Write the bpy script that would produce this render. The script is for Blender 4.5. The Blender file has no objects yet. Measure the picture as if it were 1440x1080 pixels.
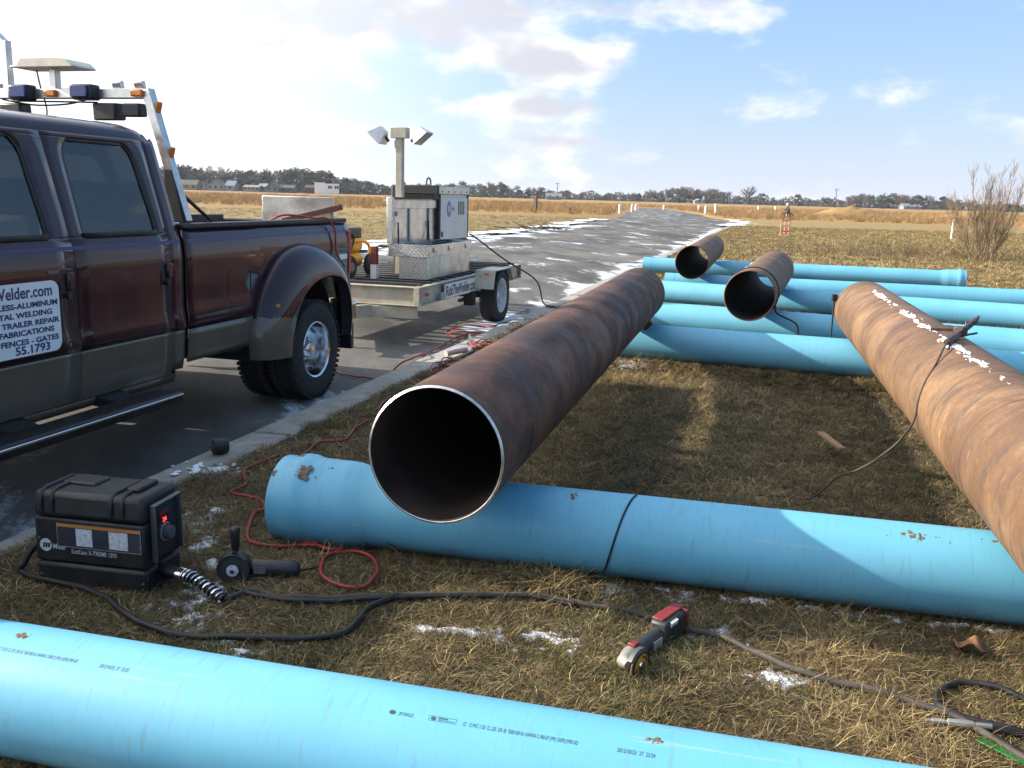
import bpy, bmesh, math, random
import numpy as np
from mathutils import Vector, Matrix, Euler
random.seed(7); rng = np.random.default_rng(7)
sc = bpy.context.scene; col = sc.collection
R = math.radians

# ------------------------------------------------------------------ camera
PITCH = R(11.517); ROLL = R(1.6)
cd = bpy.data.cameras.new('camera'); cam = bpy.data.objects.new('camera', cd); col.objects.link(cam)
cd.sensor_width = 36; cd.lens = 32.5; cd.clip_start = .05; cd.clip_end = 6000
_f = Vector((0, math.cos(PITCH), -math.sin(PITCH))); _r0 = Vector((1, 0, 0)); _u0 = _r0.cross(_f)
_r = _r0 * math.cos(ROLL) + _u0 * math.sin(ROLL); _u = _r.cross(_f)
cam.matrix_world = Matrix(((_r.x, _u.x, -_f.x, 0), (_r.y, _u.y, -_f.y, 0), (_r.z, _u.z, -_f.z, 1.5), (0, 0, 0, 1)))
sc.camera = cam

# ------------------------------------------------------------------ sun, sky, exposure
SUN_EL = R(23.4); SUN_DIR = Vector((-.988, .157, 0)).normalized()      # towards the sun, level
sd = bpy.data.lights.new('sun', 'SUN'); sd.energy = 5.0; sd.angle = R(.53); sd.color = (1, .90, .76)
so = bpy.data.objects.new('sun', sd); col.objects.link(so)
_s = Vector((SUN_DIR.x * math.cos(SUN_EL), SUN_DIR.y * math.cos(SUN_EL), math.sin(SUN_EL)))
so.rotation_euler = _s.to_track_quat('Z', 'Y').to_euler(); so.location = (-30, 5, 20)
SKY_STRENGTH = .050
sc.view_settings.view_transform = 'Standard'; sc.view_settings.look = 'None'
sc.view_settings.gamma = 1; sc.view_settings.use_curve_mapping = False
sc.view_settings.exposure = 1.17

w = bpy.data.worlds.new('World'); sc.world = w; w.use_nodes = True
nt = w.node_tree; nt.nodes.clear(); N = nt.nodes.new; L = nt.links.new
def wm(op, a, b=None, c=None):
    n = N('ShaderNodeMath'); n.operation = op
    for i, x in enumerate((a, b, c)):
        if x is None: continue
        if isinstance(x, (int, float)): n.inputs[i].default_value = x
        else: L(x, n.inputs[i])
    return n.outputs[0]
def wmix(f, a, b, blend='MIX'):
    n = N('ShaderNodeMix'); n.data_type = 'RGBA'; n.blend_type = blend
    for i, x in ((0, f), (6, a), (7, b)):
        if isinstance(x, (int, float)): n.inputs[i].default_value = x
        elif isinstance(x, tuple): n.inputs[i].default_value = (*x, 1)
        else: L(x, n.inputs[i])
    return n.outputs[2]
sky = N('ShaderNodeTexSky'); sky.sky_type = 'NISHITA'; sky.sun_disc = False
sky.sun_elevation = SUN_EL; sky.sun_rotation = R(-81); sky.air_density = 1.0; sky.dust_density = .35; sky.ozone_density = 1.6
tc = N('ShaderNodeTexCoord'); sep = N('ShaderNodeSeparateXYZ'); L(tc.outputs['Generated'], sep.inputs[0])
zc = wm('MAXIMUM', sep.outputs[2], 0.0)
def noise(scale, detail, rough, off=(0, 0, 0), st=(1, 1, 2.0)):
    mp = N('ShaderNodeMapping'); mp.inputs['Location'].default_value = off; mp.inputs['Scale'].default_value = st
    L(tc.outputs['Generated'], mp.inputs[0]); n = N('ShaderNodeTexNoise'); L(mp.outputs[0], n.inputs['Vector'])
    n.inputs['Scale'].default_value = scale; n.inputs['Detail'].default_value = detail; n.inputs['Roughness'].default_value = rough
    return n.outputs['Fac']
def pxdir(x, y):
    return (_f + _r * ((x - 720) / 1300) - _u * ((y - 540) / 1300)).normalized()
def dotn(v):
    n = N('ShaderNodeVectorMath'); n.operation = 'DOT_PRODUCT'; L(tc.outputs['Generated'], n.inputs[0]); n.inputs[1].default_value = v; return n.outputs['Value']
def blob(x, y, wdeg, hdeg, amp):
    """a bank of cloud lying in one direction of the sky"""
    d = pxdir(x, y); rt = Vector((d.y, -d.x, 0)).normalized(); up = rt.cross(d)
    a = wm('DIVIDE', dotn(rt), math.sin(R(wdeg))); b = wm('DIVIDE', dotn(up), math.sin(R(hdeg)))
    e = wm('EXPONENT', wm('MULTIPLY', wm('MULTIPLY_ADD', a, a, wm('MULTIPLY', b, b)), -1.0))
    return wm('MULTIPLY', wm('MULTIPLY', e, amp), wm('GREATER_THAN', dotn(d), 0.0))
bias = None
for bl in ((560, 30, 14, 2.3, .31), (800, 88, 4.4, 1.0, .26), (745, 150, 4.6, .75, .27), (900, 8, 8, 1.0, .27), (800, 200, 4, .8, .22), (900, 222, 2, .6, .22), (490, 192, 3, .6, .2), (1395, 190, 5, 1.2, .14),
           (440, 170, 9, 1.3, .10), (100, 40, 16, 6, .16), (-700, 0, 30, 14, .16), (2300, 60, 24, 6, .1)):
    b_ = blob(*bl); bias = b_ if bias is None else wm('ADD', bias, b_)
def dn(off): return noise(8.0, 5, .60, off)
n1 = dn((3.1, 1.7, 0)); so_ = _s * .012
n1s = noise(8.0, 3, .60, (3.1 + so_.x, 1.7 + so_.y, so_.z * 2 + .035))
dens = wm('ADD', n1, bias); dens2 = wm('ADD', n1s, bias)
def ramp(x, lo, hi):
    n = N('ShaderNodeMapRange'); n.interpolation_type = 'SMOOTHSTEP'; L(x, n.inputs[0]); n.inputs[1].default_value = lo; n.inputs[2].default_value = hi; return n.outputs[0]
cov = ramp(dens, .60, .88); core = ramp(dens2, .60, .88)
glow = wm('POWER', wm('MAXIMUM', dotn(_s), 0.0), 2.2)                    # forward scatter of thin cloud near the sun
cl_lit = wmix(glow, (12.5, 11.8, 11.4), (27., 26.4, 25.6)); cl_shd = wmix(glow, (6.8, 6.8, 7.4), (17., 16.9, 17.))
cloud = wmix(core, cl_lit, cl_shd)
hz = wm('POWER', wm('SUBTRACT', 1.0, zc), 10.0)                          # pale layer of haze along the horizon
skyh = wmix(wm('MULTIPLY', hz, .74), wmix(.42, sky.outputs[0], (4.6, 8.6, 14.6)), (7.8, 7.9, 8.9))
veil = wm('MINIMUM', wm('MULTIPLY', glow, 1.45), .92)
skyv = wmix(veil, skyh, (25., 24.6, 24.2))
full = wmix(wm('MULTIPLY', cov, .92), skyv, cloud)
bg = N('ShaderNodeBackground'); L(full, bg.inputs[0]); bg.inputs[1].default_value = SKY_STRENGTH
wo = N('ShaderNodeOutputWorld'); L(bg.outputs[0], wo.inputs[0])
w.cycles.sampling_method = 'MANUAL'; w.cycles.sample_map_resolution = 256
sc.cycles.max_bounces = 7; sc.cycles.diffuse_bounces = 3; sc.cycles.glossy_bounces = 3; sc.cycles.transparent_max_bounces = 8

# ------------------------------------------------------------------ helpers
def tag(o, label=None, cat=None, group=None, kind=None):
    if label: o['label'] = label
    if cat: o['category'] = cat
    if group: o['group'] = group
    if kind: o['kind'] = kind
    return o
def empty(name, loc=(0, 0, 0), rz=0.0):
    o = bpy.data.objects.new(name, None); col.objects.link(o); o.location = loc; o.rotation_euler = (0, 0, rz); o.empty_display_size = .2
    return o
class MB:
    def __init__(s): s.v = []; s.f = []; s.m = []; s.cur = 0
    def add(s, vs, fs):
        n = len(s.v); s.v += [tuple(p) for p in vs]
        for f in fs: s.f.append(tuple(i + n for i in f)); s.m.append(s.cur)
        return s
    def box(s, x0, x1, y0, y1, z0, z1):
        return s.add([(x0, y0, z0), (x1, y0, z0), (x1, y1, z0), (x0, y1, z0), (x0, y0, z1), (x1, y0, z1), (x1, y1, z1), (x0, y1, z1)],
                     [(3, 2, 1, 0), (4, 5, 6, 7), (0, 1, 5, 4), (1, 2, 6, 5), (2, 3, 7, 6), (3, 0, 4, 7)])
    def obox(s, c, size, rot=(0, 0, 0)):
        m = Euler(rot).to_matrix(); c = Vector(c); hx, hy, hz_ = [k / 2 for k in size]
        return s.add([c + m @ Vector((x * hx, y * hy, z * hz_)) for z in (-1, 1) for (x, y) in ((-1, -1), (1, -1), (1, 1), (-1, 1))],
                     [(3, 2, 1, 0), (4, 5, 6, 7), (0, 1, 5, 4), (1, 2, 6, 5), (2, 3, 7, 6), (3, 0, 4, 7)])
    def beam(s, p0, p1, wd, ht, up=(0, 0, 1)):
        p0, p1 = Vector(p0), Vector(p1); d = (p1 - p0).normalized(); sd_ = d.cross(Vector(up)).normalized(); u_ = sd_.cross(d)
        vs = []
        for p in (p0, p1):
            for a, b in ((-1, -1), (1, -1), (1, 1), (-1, 1)): vs.append(p + sd_ * a * wd / 2 + u_ * b * ht / 2)
        return s.add(vs, [(0, 1, 2, 3), (7, 6, 5, 4), (0, 4, 5, 1), (1, 5, 6, 2), (2, 6, 7, 3), (3, 7, 4, 0)])
    def tube(s, pts, r, n=8, closed=False, cap=True):
        pts = [Vector(p) for p in pts]; k = len(pts); rs = r if isinstance(r, (list, tuple)) else [r] * k
        vs = []; prev = None
        for i, p in enumerate(pts):
            a = pts[(i - 1) % k] if (closed or i > 0) else p; b = pts[(i + 1) % k] if (closed or i < k - 1) else p
            t = (b - a); t = t.normalized() if t.length > 1e-9 else Vector((0, 0, 1))
            if prev is None:
                ref = Vector((0, 0, 1)) if abs(t.z) < .9 else Vector((1, 0, 0)); x = t.cross(ref).normalized()
            else:
                x = prev - t * prev.dot(t); x = x.normalized() if x.length > 1e-6 else t.orthogonal().normalized()
            prev = x; y = t.cross(x)
            for j in range(n):
                an = 2 * math.pi * j / n; vs.append(p + (x * math.cos(an) + y * math.sin(an)) * rs[i])
        fs = []
        for i in range(k if closed else k - 1):
            for j in range(n):
                a = i * n + j; b = i * n + (j + 1) % n; c_ = ((i + 1) % k) * n + (j + 1) % n; d = ((i + 1) % k) * n + j
                fs.append((a, b, c_, d))
        if cap and not closed: fs.append(tuple(range(n - 1, -1, -1))); fs.append(tuple((k - 1) * n + j for j in range(n)))
        return s.add(vs, fs)
    def lathe(s, prof, o=(0, 0, 0), axis='Y', n=32, a0=0.0, a1=2 * math.pi, loop=False):
        full = abs(a1 - a0 - 2 * math.pi) < 1e-6; m = n if full else n + 1; o = Vector(o); vs = []
        for i in range(m):
            a = a0 + (a1 - a0) * i / n; c_, s_ = math.cos(a), math.sin(a)
            for (r_, h) in prof:
                vs.append(o + (Vector((r_ * c_, h, r_ * s_)) if axis == 'Y' else Vector((r_ * c_, r_ * s_, h)) if axis == 'Z' else Vector((h, r_ * c_, r_ * s_))))
        k = len(prof); fs = []
        for i in range(n):
            i2 = (i + 1) % m
            for j in range(k if loop else k - 1):
                j2 = (j + 1) % k
                fs.append((i * k + j, i * k + j2, i2 * k + j2, i2 * k + j))
        return s.add(vs, fs)
    def grid(s, rows, flip=False):
        k = len(rows[0]); vs = [p for r_ in rows for p in r_]; fs = []
        for i in range(len(rows) - 1):
            for j in range(k - 1):
                q = (i * k + j, i * k + j + 1, (i + 1) * k + j + 1, (i + 1) * k + j)
                fs.append(q[::-1] if flip else q)
        return s.add(vs, fs)
    def prism(s, poly, fn, d0, d1):
        """poly: 2-D outline, fn(u, v, d) -> 3-D"""
        n = len(poly); vs = [fn(u, v, d0) for u, v in poly] + [fn(u, v, d1) for u, v in poly]
        return s.add(vs, [tuple(range(n))[::-1], tuple(range(n, 2 * n))] + [(i, (i + 1) % n, n + (i + 1) % n, n + i) for i in range(n)])
    def build(s, name, mat, parent=None, smooth=30, bevel=0.0, fix=True, solid=0.0, sub=0):
        me = bpy.data.meshes.new(name); me.from_pydata([tuple(p) for p in s.v], [], s.f)
        for m_ in (mat if isinstance(mat, (list, tuple)) else [mat]): me.materials.append(m_)
        if len(me.materials) > 1: me.polygons.foreach_set('material_index', s.m)
        if fix:
            b = bmesh.new(); b.from_mesh(me); bmesh.ops.recalc_face_normals(b, faces=b.faces); b.to_mesh(me); b.free()
        if smooth:
            me.polygons.foreach_set('use_smooth', [True] * len(me.polygons))
            if smooth < 180: me.set_sharp_from_angle(angle=R(smooth))
        o = bpy.data.objects.new(name, me); col.objects.link(o); o.parent = parent
        if solid:
            m_ = o.modifiers.new('solid', 'SOLIDIFY'); m_.thickness = solid; m_.offset = -1
        if bevel:
            m_ = o.modifiers.new('bevel', 'BEVEL'); m_.width = bevel; m_.segments = 2; m_.limit_method = 'ANGLE'; m_.angle_limit = R(40); m_.harden_normals = False
        if sub:
            m_ = o.modifiers.new('sub', 'SUBSURF'); m_.levels = m_.render_levels = sub
        return o
def copy_tree(o, parent=None):
    c = o.copy(); col.objects.link(c); c.parent = parent
    for ch in list(o.children): copy_tree(ch, c)
    return c
def spline(pts, n=10):
    """Catmull-Rom through pts"""
    P_ = [Vector(p) for p in pts]; P_ = [P_[0] * 2 - P_[1]] + P_ + [P_[-1] * 2 - P_[-2]]; out = []
    for i in range(1, len(P_) - 2):
        a, b, c_, d = P_[i - 1:i + 3]
        for k in range(n):
            t = k / n; out.append(.5 * ((2 * b) + (c_ - a) * t + (2 * a - 5 * b + 4 * c_ - d) * t * t + (3 * b - a - 3 * c_ + d) * t ** 3))
    out.append(P_[-2]); return out
def text_geo(txt, size, bold=0.0, align='LEFT', sx=1.0):
    cu = bpy.data.curves.new('t', 'FONT'); cu.body = txt; cu.size = size; cu.offset = bold; cu.align_x = align; cu.resolution_u = 3
    o = bpy.data.objects.new('t', cu); col.objects.link(o)
    dg = bpy.context.evaluated_depsgraph_get(); me = o.evaluated_get(dg).to_mesh()
    vs = [(v.co.x * sx, v.co.y) for v in me.vertices]; fs = [tuple(p.vertices) for p in me.polygons]
    o.evaluated_get(dg).to_mesh_clear(); bpy.data.objects.remove(o); bpy.data.curves.remove(cu)
    return vs, fs
def lettering(txt, size, fn, mat, parent, name='lettering', bold=0.0, align='LEFT', sx=1.0):
    vs, fs = text_geo(txt, size, bold, align, sx); b = MB(); b.add([fn(u, v) for u, v in vs], fs)
    return b.build(name, mat, parent, smooth=0, fix=False)
def inset_noise(t):
    return math.sin(t * 12.9898) * 43758.5453 % 1.0

# ------------------------------------------------------------------ materials
class NT:
    def __init__(s, name):
        s.m = bpy.data.materials.new(name); s.m.use_nodes = True; s.t = s.m.node_tree; s.b = s.t.nodes['Principled BSDF']; s.out = s.t.nodes['Material Output']
        s.co = s.t.nodes.new('ShaderNodeTexCoord').outputs['Object']
    def n(s, k): return s.t.nodes.new(k)
    def l(s, a, b): s.t.links.new(a, b)
    def put(s, sock, x):
        if isinstance(x, (int, float)): sock.default_value = x
        elif isinstance(x, tuple): sock.default_value = (*x, 1) if len(sock.default_value) == 4 and len(x) == 3 else x
        else: s.l(x, sock)
    def math(s, op, a, b=0.0, clamp=False):
        n = s.n('ShaderNodeMath'); n.operation = op; n.use_clamp = clamp; s.put(n.inputs[0], a); s.put(n.inputs[1], b); return n.outputs[0]
    def mix(s, f, a, b, blend='MIX'):
        n = s.n('ShaderNodeMix'); n.data_type = 'RGBA'; n.blend_type = blend; s.put(n.inputs[0], f); s.put(n.inputs[6], a); s.put(n.inputs[7], b); return n.outputs[2]
    def map(s, vec, scale=(1, 1, 1), loc=(0, 0, 0), rot=(0, 0, 0)):
        n = s.n('ShaderNodeMapping'); s.l(vec, n.inputs[0]); n.inputs['Scale'].default_value = scale; n.inputs['Location'].default_value = loc; n.inputs['Rotation'].default_value = rot; return n.outputs[0]
    def noise(s, scale, detail=5, rough=.55, vec=None, dist=0.0):
        n = s.n('ShaderNodeTexNoise'); s.l(vec if vec is not None else s.co, n.inputs['Vector']); n.inputs['Scale'].default_value = scale; n.inputs['Detail'].default_value = detail
        n.inputs['Roughness'].default_value = rough; n.inputs['Distortion'].default_value = dist; return n.outputs['Fac']
    def ramp(s, x, lo, hi, a=0.0, b=1.0):
        n = s.n('ShaderNodeMapRange'); n.interpolation_type = 'SMOOTHSTEP'; s.put(n.inputs[0], x); n.inputs[1].default_value = lo; n.inputs[2].default_value = hi; n.inputs[3].default_value = a; n.inputs[4].default_value = b; return n.outputs[0]
    def xyz(s, vec=None):
        n = s.n('ShaderNodeSeparateXYZ'); s.l(vec if vec is not None else s.co, n.inputs[0]); return n.outputs
    def vec(s, x, y, z=0.0):
        n = s.n('ShaderNodeCombineXYZ'); s.put(n.inputs[0], x); s.put(n.inputs[1], y); s.put(n.inputs[2], z); return n.outputs[0]
    def base(s, c): s.put(s.b.inputs['Base Color'], c)
    def set(s, **k):
        for a, v in k.items(): s.put(s.b.inputs[{'rough': 'Roughness', 'metal': 'Metallic', 'spec': 'Specular IOR Level', 'coat': 'Coat Weight', 'coatr': 'Coat Roughness', 'trans': 'Transmission Weight', 'alpha': 'Alpha', 'ior': 'IOR', 'emis': 'Emission Strength', 'emc': 'Emission Color', 'sub': 'Subsurface Weight'}[a]], v)
    def bump(s, h, strength=.3, dist=.01):
        n = s.n('ShaderNodeBump'); n.inputs['Strength'].default_value = strength; n.inputs['Distance'].default_value = dist; s.l(h, n.inputs['Height']); s.l(n.outputs[0], s.b.inputs['Normal'])
def mat(name, c, rough=.5, metal=0.0, var=.15, scale=8, bump=0.0, bscale=60, bdist=.004, dirt=0.0, dirtc=(.12, .095, .07), **k):
    m = NT(name); a = m.noise(scale, 5, .6)
    lo = tuple(max(0, x * (1 - var)) for x in c); hi = tuple(min(1, x * (1 + var)) for x in c)
    cc = m.mix(m.ramp(a, .3, .7), lo, hi)
    if dirt: cc = m.mix(m.math('MULTIPLY', m.ramp(m.noise(scale * 2.3, 7, .65), .45, .75), dirt), cc, dirtc)
    m.base(cc); m.set(rough=m.ramp(a, .2, .8, max(.02, rough * .85), min(1, rough * 1.2)), metal=metal, **k)
    if bump: m.bump(m.noise(bscale, 4, .6), bump, bdist)
    return m.m
from mathutils import noise as mnoise
# ------------------------------------------------------------------ setting: ground, road, kerb
_xr = [(-60, -20.03), (60, 13.57), (70, 17.2), (80, 18.4), (90, 18.6), (110, 21.5), (140, 24), (170, 26), (3000, 26)]
_xl = [(-60, -28.4), (40, -.25), (63, 5), (85, 9.5), (110, 12.6), (140, 18), (170, 22), (3000, 22)]
def lerp(tab, y):
    for (a, b), (c_, d) in zip(tab, tab[1:]):
        if y <= c_: return b + (d - b) * (y - a) / (c_ - a)
    return tab[-1][1]
xr = lambda y: lerp(_xr, y)
xl = lambda y: lerp(_xl, y)
RZ = -.10

gm = NT('ground_grass')
X = gm.xyz(); far = gm.ramp(X[1], 62, 98)
na = gm.noise(.35, 8, .6); nb = gm.noise(3.2, 8, .7); nc = gm.noise(26, 8, .75)
near = gm.mix(gm.ramp(nb, .35, .65), (.030, .022, .015), (.066, .050, .028))
near = gm.mix(gm.ramp(na, .45, .70), near, (.062, .060, .028))
field = gm.mix(gm.ramp(na, .35, .65), (.30, .225, .105), (.35, .255, .118))
field = gm.mix(gm.ramp(nb, .4, .7), field, (.21, .17, .078))
near = gm.mix(gm.ramp(X[1], 14, 24), near, field)
streak = gm.noise(.09, 6, .6, gm.map(gm.co, (1, 4, 1)))
gold = gm.mix(gm.ramp(streak, .35, .65), (.40, .245, .10), (.31, .20, .088))
cc = gm.mix(far, near, gold)
cc = gm.mix(gm.math('MULTIPLY', gm.ramp(nc, .3, .7), .55), cc, gm.mix(.62, cc, (.01, .008, .005)), 'MIX')
gm.base(cc); gm.set(rough=.95, spec=.1); gm.bump(gm.noise(38, 8, .75), .9, .03)
M_GROUND = gm.m

g = MB(); ys = [-60, -20] + list(range(-10, 172, 4)) + [200, 240, 300, 400, 520, 700, 1000, 1600, 2600]
rows = []
for y in ys:
    t = 0 if y < 120 else min(1, (y - 120) / 50.); dz = -.135 * (1 - t) - .004 * t
    a, b = xl(y), xr(y)
    lf = lambda x, z: (x, y, z)
    rows.append([lf(-2600, -.02), lf(-700, -.02), lf(-250, -.02), lf(min(a - 60, -60), -.02), lf(a - 12, -.02), lf(a - .5, -.03), lf(a + .02, dz), lf(b + .06, dz), lf(b + .20, dz * .4), lf(b + .5, -.03 if y > 9 else -.12), lf(b + 3, -.012 if y > 10 else -.13), lf(b + 14, -.008), lf(b + 60, -.01), lf(b + 220, -.01), lf(b + 700, -.01), lf(2700, -.01)])
g.grid(rows); o = g.build('ground', M_GROUND, smooth=180); tag(o, kind='structure')

rm = NT('road_asphalt')
rco = rm.map(rm.co, rot=(0, 0, R(-15.6)))          # along the road
st = rm.map(rco, (1.6, .25, 1))
X = rm.xyz(rm.map(rm.co, rot=(0, 0, 0)))
r1 = rm.noise(1.1, 8, .65, st); r2 = rm.noise(140, 3, .7); r3 = rm.noise(.55, 7, .62, rm.map(rco, (1, .5, 1), (3, 5, 0)))
cc = rm.mix(rm.ramp(r1, .32, .7), (.050, .049, .048), (.118, .112, .102))
cc = rm.mix(rm.math('MULTIPLY', rm.ramp(r2, .35, .75), .6), cc, (.13, .125, .115))
cc = rm.mix(rm.math('MULTIPLY', rm.ramp(r3, .47, .66), .65), cc, (.17, .155, .13))
# thin leftover snow: streaks along the wheel lines and by the edges
lat = rm.math('SUBTRACT', X[0], rm.math('ADD', rm.math('MULTIPLY', X[1], .28), -3.23))     # metres from the right edge
edge = rm.math('MAXIMUM', rm.ramp(lat, -.9, -.1), rm.ramp(lat, -6.6, -8.2))
sn = rm.noise(1.0, 9, .68, rm.map(rco, (.9, .34, 1), (11, 2, 0)))
sn2 = rm.noise(7, 6, .7)
thr = rm.math('ADD', rm.math('ADD', sn, rm.math('MULTIPLY', rm.math('MULTIPLY', edge, rm.math('MULTIPLY', rm.ramp(X[1], 8.0, 13.0, .35, 1.0), rm.ramp(X[1], 60, 50))), .15)), rm.math('MULTIPLY', rm.math('SUBTRACT', sn2, .5), .16))
farb = rm.math('MULTIPLY', rm.ramp(X[1], 9.0, 13), .06)
wet = rm.ramp(rm.noise(.5, 6, .6, rm.map(rco, (1.0, .3, 1), (5, 9, 0))), .48, .62)
cc = rm.mix(rm.math('MULTIPLY', wet, .8), cc, (.032, .032, .034))
snow = rm.ramp(rm.math('ADD', thr, farb), .615, .71)
cc = rm.mix(rm.math('MULTIPLY', snow, .85), cc, (.62, .65, .70))
rm.base(cc); rm.set(rough=rm.ramp(r3, .3, .7, .75, .95), spec=.3); rm.bump(r2, .5, .006)
r_ = MB(); r_.grid([[(xl(y) + .0, y, RZ if y < 120 else RZ + .1 * min(1, (y - 120) / 50.)), (xl(y) * .5 + xr(y) * .5, y, RZ + .02 if y < 120 else RZ + .1 * min(1, (y - 120) / 50.) + .004), (xr(y) + .04, y, RZ if y < 120 else RZ + .1 * min(1, (y - 120) / 50.))] for y in [-60] + list(range(-20, 172, 4))])
tag(r_.build('road', rm.m, smooth=180), kind='structure')

M_CONC = mat('concrete', (.27, .255, .225), .9, var=.22, scale=5, bump=.5, bscale=90, dirt=.55, dirtc=(.10, .09, .075))
root = empty('curb'); tag(root, kind='structure')
a28 = math.atan(.28); rd = Vector((math.sin(a28), math.cos(a28), 0)); rn = Vector((rd.y, -rd.x, 0))
p = Vector((xr(-12) + .03, -12, 0)); L_ = 3.05
cmesh = None
for i in range(24):
    q = p + rd * (i * L_)
    if cmesh is None:
        b = MB(); prof = [(0, -.2), (.0, -.014), (.022, .012), (.26, .018), (.278, .006), (.285, -.2)]
        rows = [[(u_, v_, z_) for (u_, z_) in prof] for v_ in (0, .004, .5, 1, 1.5, 2, 2.5, L_ - .022, L_ - .018)]
        for k, z0 in ((0, -.008), (-1, -.008)): rows[k] = [(u_, v_, z_ + z0) for (u_, v_, z_) in rows[k]]
        b.grid(rows); n0 = len(rows) - 1
        b.add(rows[0], [tuple(range(6))]); b.add(rows[-1], [tuple(range(5, -1, -1))])
        o = b.build('curb_section', M_CONC, root, smooth=35); cmesh = o.data
    else:
        o = bpy.data.objects.new('curb_section', cmesh); col.objects.link(o); o.parent = root
    o.location = q + Vector((0, 0, random.uniform(-.012, .004))); o.rotation_euler = (0, random.uniform(-.01, .01), -a28 + random.uniform(-.004, .004))

# near turf: uneven ground the pipes lie on
def turf_h(x, y):
    dp_ = max(0., min(1., (y - (3.655 - .24 * x) - .10) / .5)) * max(0., min(1., (9.2 - .36 * x - y - .10) / .5)) if x > -.8 else 0.
    dp_ *= max(0., min(1., (x + .8) / .7)) * max(0., min(1., (6 - x) / 2.))
    return -.085 * dp_ * dp_ * (3 - 2 * dp_) + .016 * (mnoise.noise((x * 1.7, y * 1.7, 3)) + .6 * mnoise.noise((x * 5, y * 5, 7)) + .35 * mnoise.noise((x * 14, y * 14, 1))) + .004
t_ = MB(); rows = []
for j in range(170):
    y = .2 + 15.5 * (j / 169.) ** 1.35; x0 = xr(y) + .30; row = []
    for i in range(110):
        u_ = i / 109.; x = x0 + (9.5 + .25 * y) * u_ ** 1.2
        e = min(1, u_ * 30, (1 - u_) * 20, j / 4., (169 - j) / 8.); row.append((x, y, turf_h(x, y) * e - .012 * (1 - e)))
    rows.append(row)
t_.grid(rows); tag(t_.build('turf', M_GROUND, smooth=180), kind='structure')

# ------------------------------------------------------------------ pipes
def axis_obj(o, p0, p1):
    p0, p1 = Vector(p0), Vector(p1); d = (p1 - p0).normalized(); y = Vector((0, 0, 1)).cross(d).normalized(); z = d.cross(y)
    o.matrix_world = Matrix(((d.x, y.x, z.x, p0.x), (d.y, y.y, z.y, p0.y), (d.z, y.z, z.z, p0.z), (0, 0, 0, 1))); return o
def hoop(m, lng, ang):
    X = m.xyz(); th = m.math('ARCTAN2', X[1], X[2])
    return m.vec(m.math('MULTIPLY', X[0], lng), m.math('MULTIPLY', m.math('SINE', th), ang), m.math('MULTIPLY', m.math('COSINE', th), ang))
def rust(name, c0, c1, c2, scuff, seed, LNG=9, AMT=.8):
    m = NT(name)
    h1 = m.noise(1, 9, .68, m.map(hoop(m, LNG, .9), loc=(seed, 0, 0)), .4); h2 = m.noise(2.2, 8, .6, m.map(m.co, loc=(seed, 3, 1))); h3 = m.noise(45, 6, .7)
    c = m.mix(m.ramp(h2, .40, .60), c0, c1)
    c = m.mix(m.math('MULTIPLY', m.ramp(h1, .48, .66), AMT), c, c2)
    c = m.mix(m.math('MULTIPLY', m.ramp(h3, .3, .75), .4), c, tuple(k * .45 for k in c0))
    h4 = m.noise(1, 9, .75, m.map(hoop(m, 26, .8), loc=(seed + 9, 2, 4)))
    c = m.mix(m.math('MULTIPLY', m.ramp(h4, .61, .70), .6), c, scuff)
    h5 = m.noise(1.3, 6, .65, m.map(hoop(m, 5, .8), loc=(seed, 8, 2)))
    c = m.mix(m.math('MULTIPLY', m.ramp(h5, .50, .72), .5), c, (.055, .045, .047))
    h6 = m.noise(3, 6, .7, m.map(hoop(m, 6, 1.0), loc=(seed, 0, 5)))
    c = m.mix(m.math('MULTIPLY', m.ramp(h6, .55, .72), .3), c, tuple(k * 1.5 for k in c1))
    m.base(c); m.set(rough=m.ramp(h1, .3, .7, .5, .85), spec=.35, metal=m.ramp(h5, .5, .7, 0, .25)); m.bump(h3, .35, .003); return m.m
M_RUST_A = rust('dark_red_rust', (.042, .019, .014), (.125, .052, .027), (.034, .022, .020), (.24, .17, .13), 2, 3.2, .65)
M_RUST_B = rust('orange_rust', (.130, .070, .036), (.215, .126, .064), (.072, .052, .042), (.46, .34, .21), 5, 11, .75)
M_RUST_C = rust('grey_brown_rust', (.13, .065, .035), (.19, .10, .05), (.075, .06, .055), (.33, .27, .22), 11)
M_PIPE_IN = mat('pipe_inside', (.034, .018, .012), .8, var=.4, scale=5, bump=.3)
M_BEVEL = mat('ground_bevel_steel', (.62, .60, .57), .3, 1.0, var=.2, scale=30)
M_BLACK_BAND = mat('black_strap', (.012, .012, .013), .6)
def steel_pipe(p0, p1, mt, label, bevel=False):
    Lg = (Vector(p1) - Vector(p0)).length; Ro, Ri = .254, .2445; n = 80
    b = MB(); b.lathe([(Ro, h) for h in np.linspace(.006, Lg - .006, 14)], axis='X', n=n)
    root = b.build('steel_pipe', mt, smooth=60); axis_obj(root, p0, p1)
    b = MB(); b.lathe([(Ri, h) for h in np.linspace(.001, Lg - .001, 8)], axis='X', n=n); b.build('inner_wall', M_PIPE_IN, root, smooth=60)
    for h, s_ in ((0, 1), (Lg, -1)):
        b = MB(); b.lathe([(Ro, h + s_ * .006), (Ri + .0022, h), (Ri, h + s_ * .001)], axis='X', n=n)
        b.build('pipe_rim', M_BEVEL if bevel else mt, root, smooth=20)
    tag(root, label, 'pipe', 'steel pipes laid across the blue pipes'); return root
zs = .335 + .254
dA = Vector((.2437, .97, 0)).normalized(); A0 = Vector((-.267, 3.158, zs))
pipeA = steel_pipe(A0, A0 + dA * 6.1, M_RUST_A, 'long dark red rusty steel pipe with a bright ground rim, alongside the trailer', True)
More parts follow.
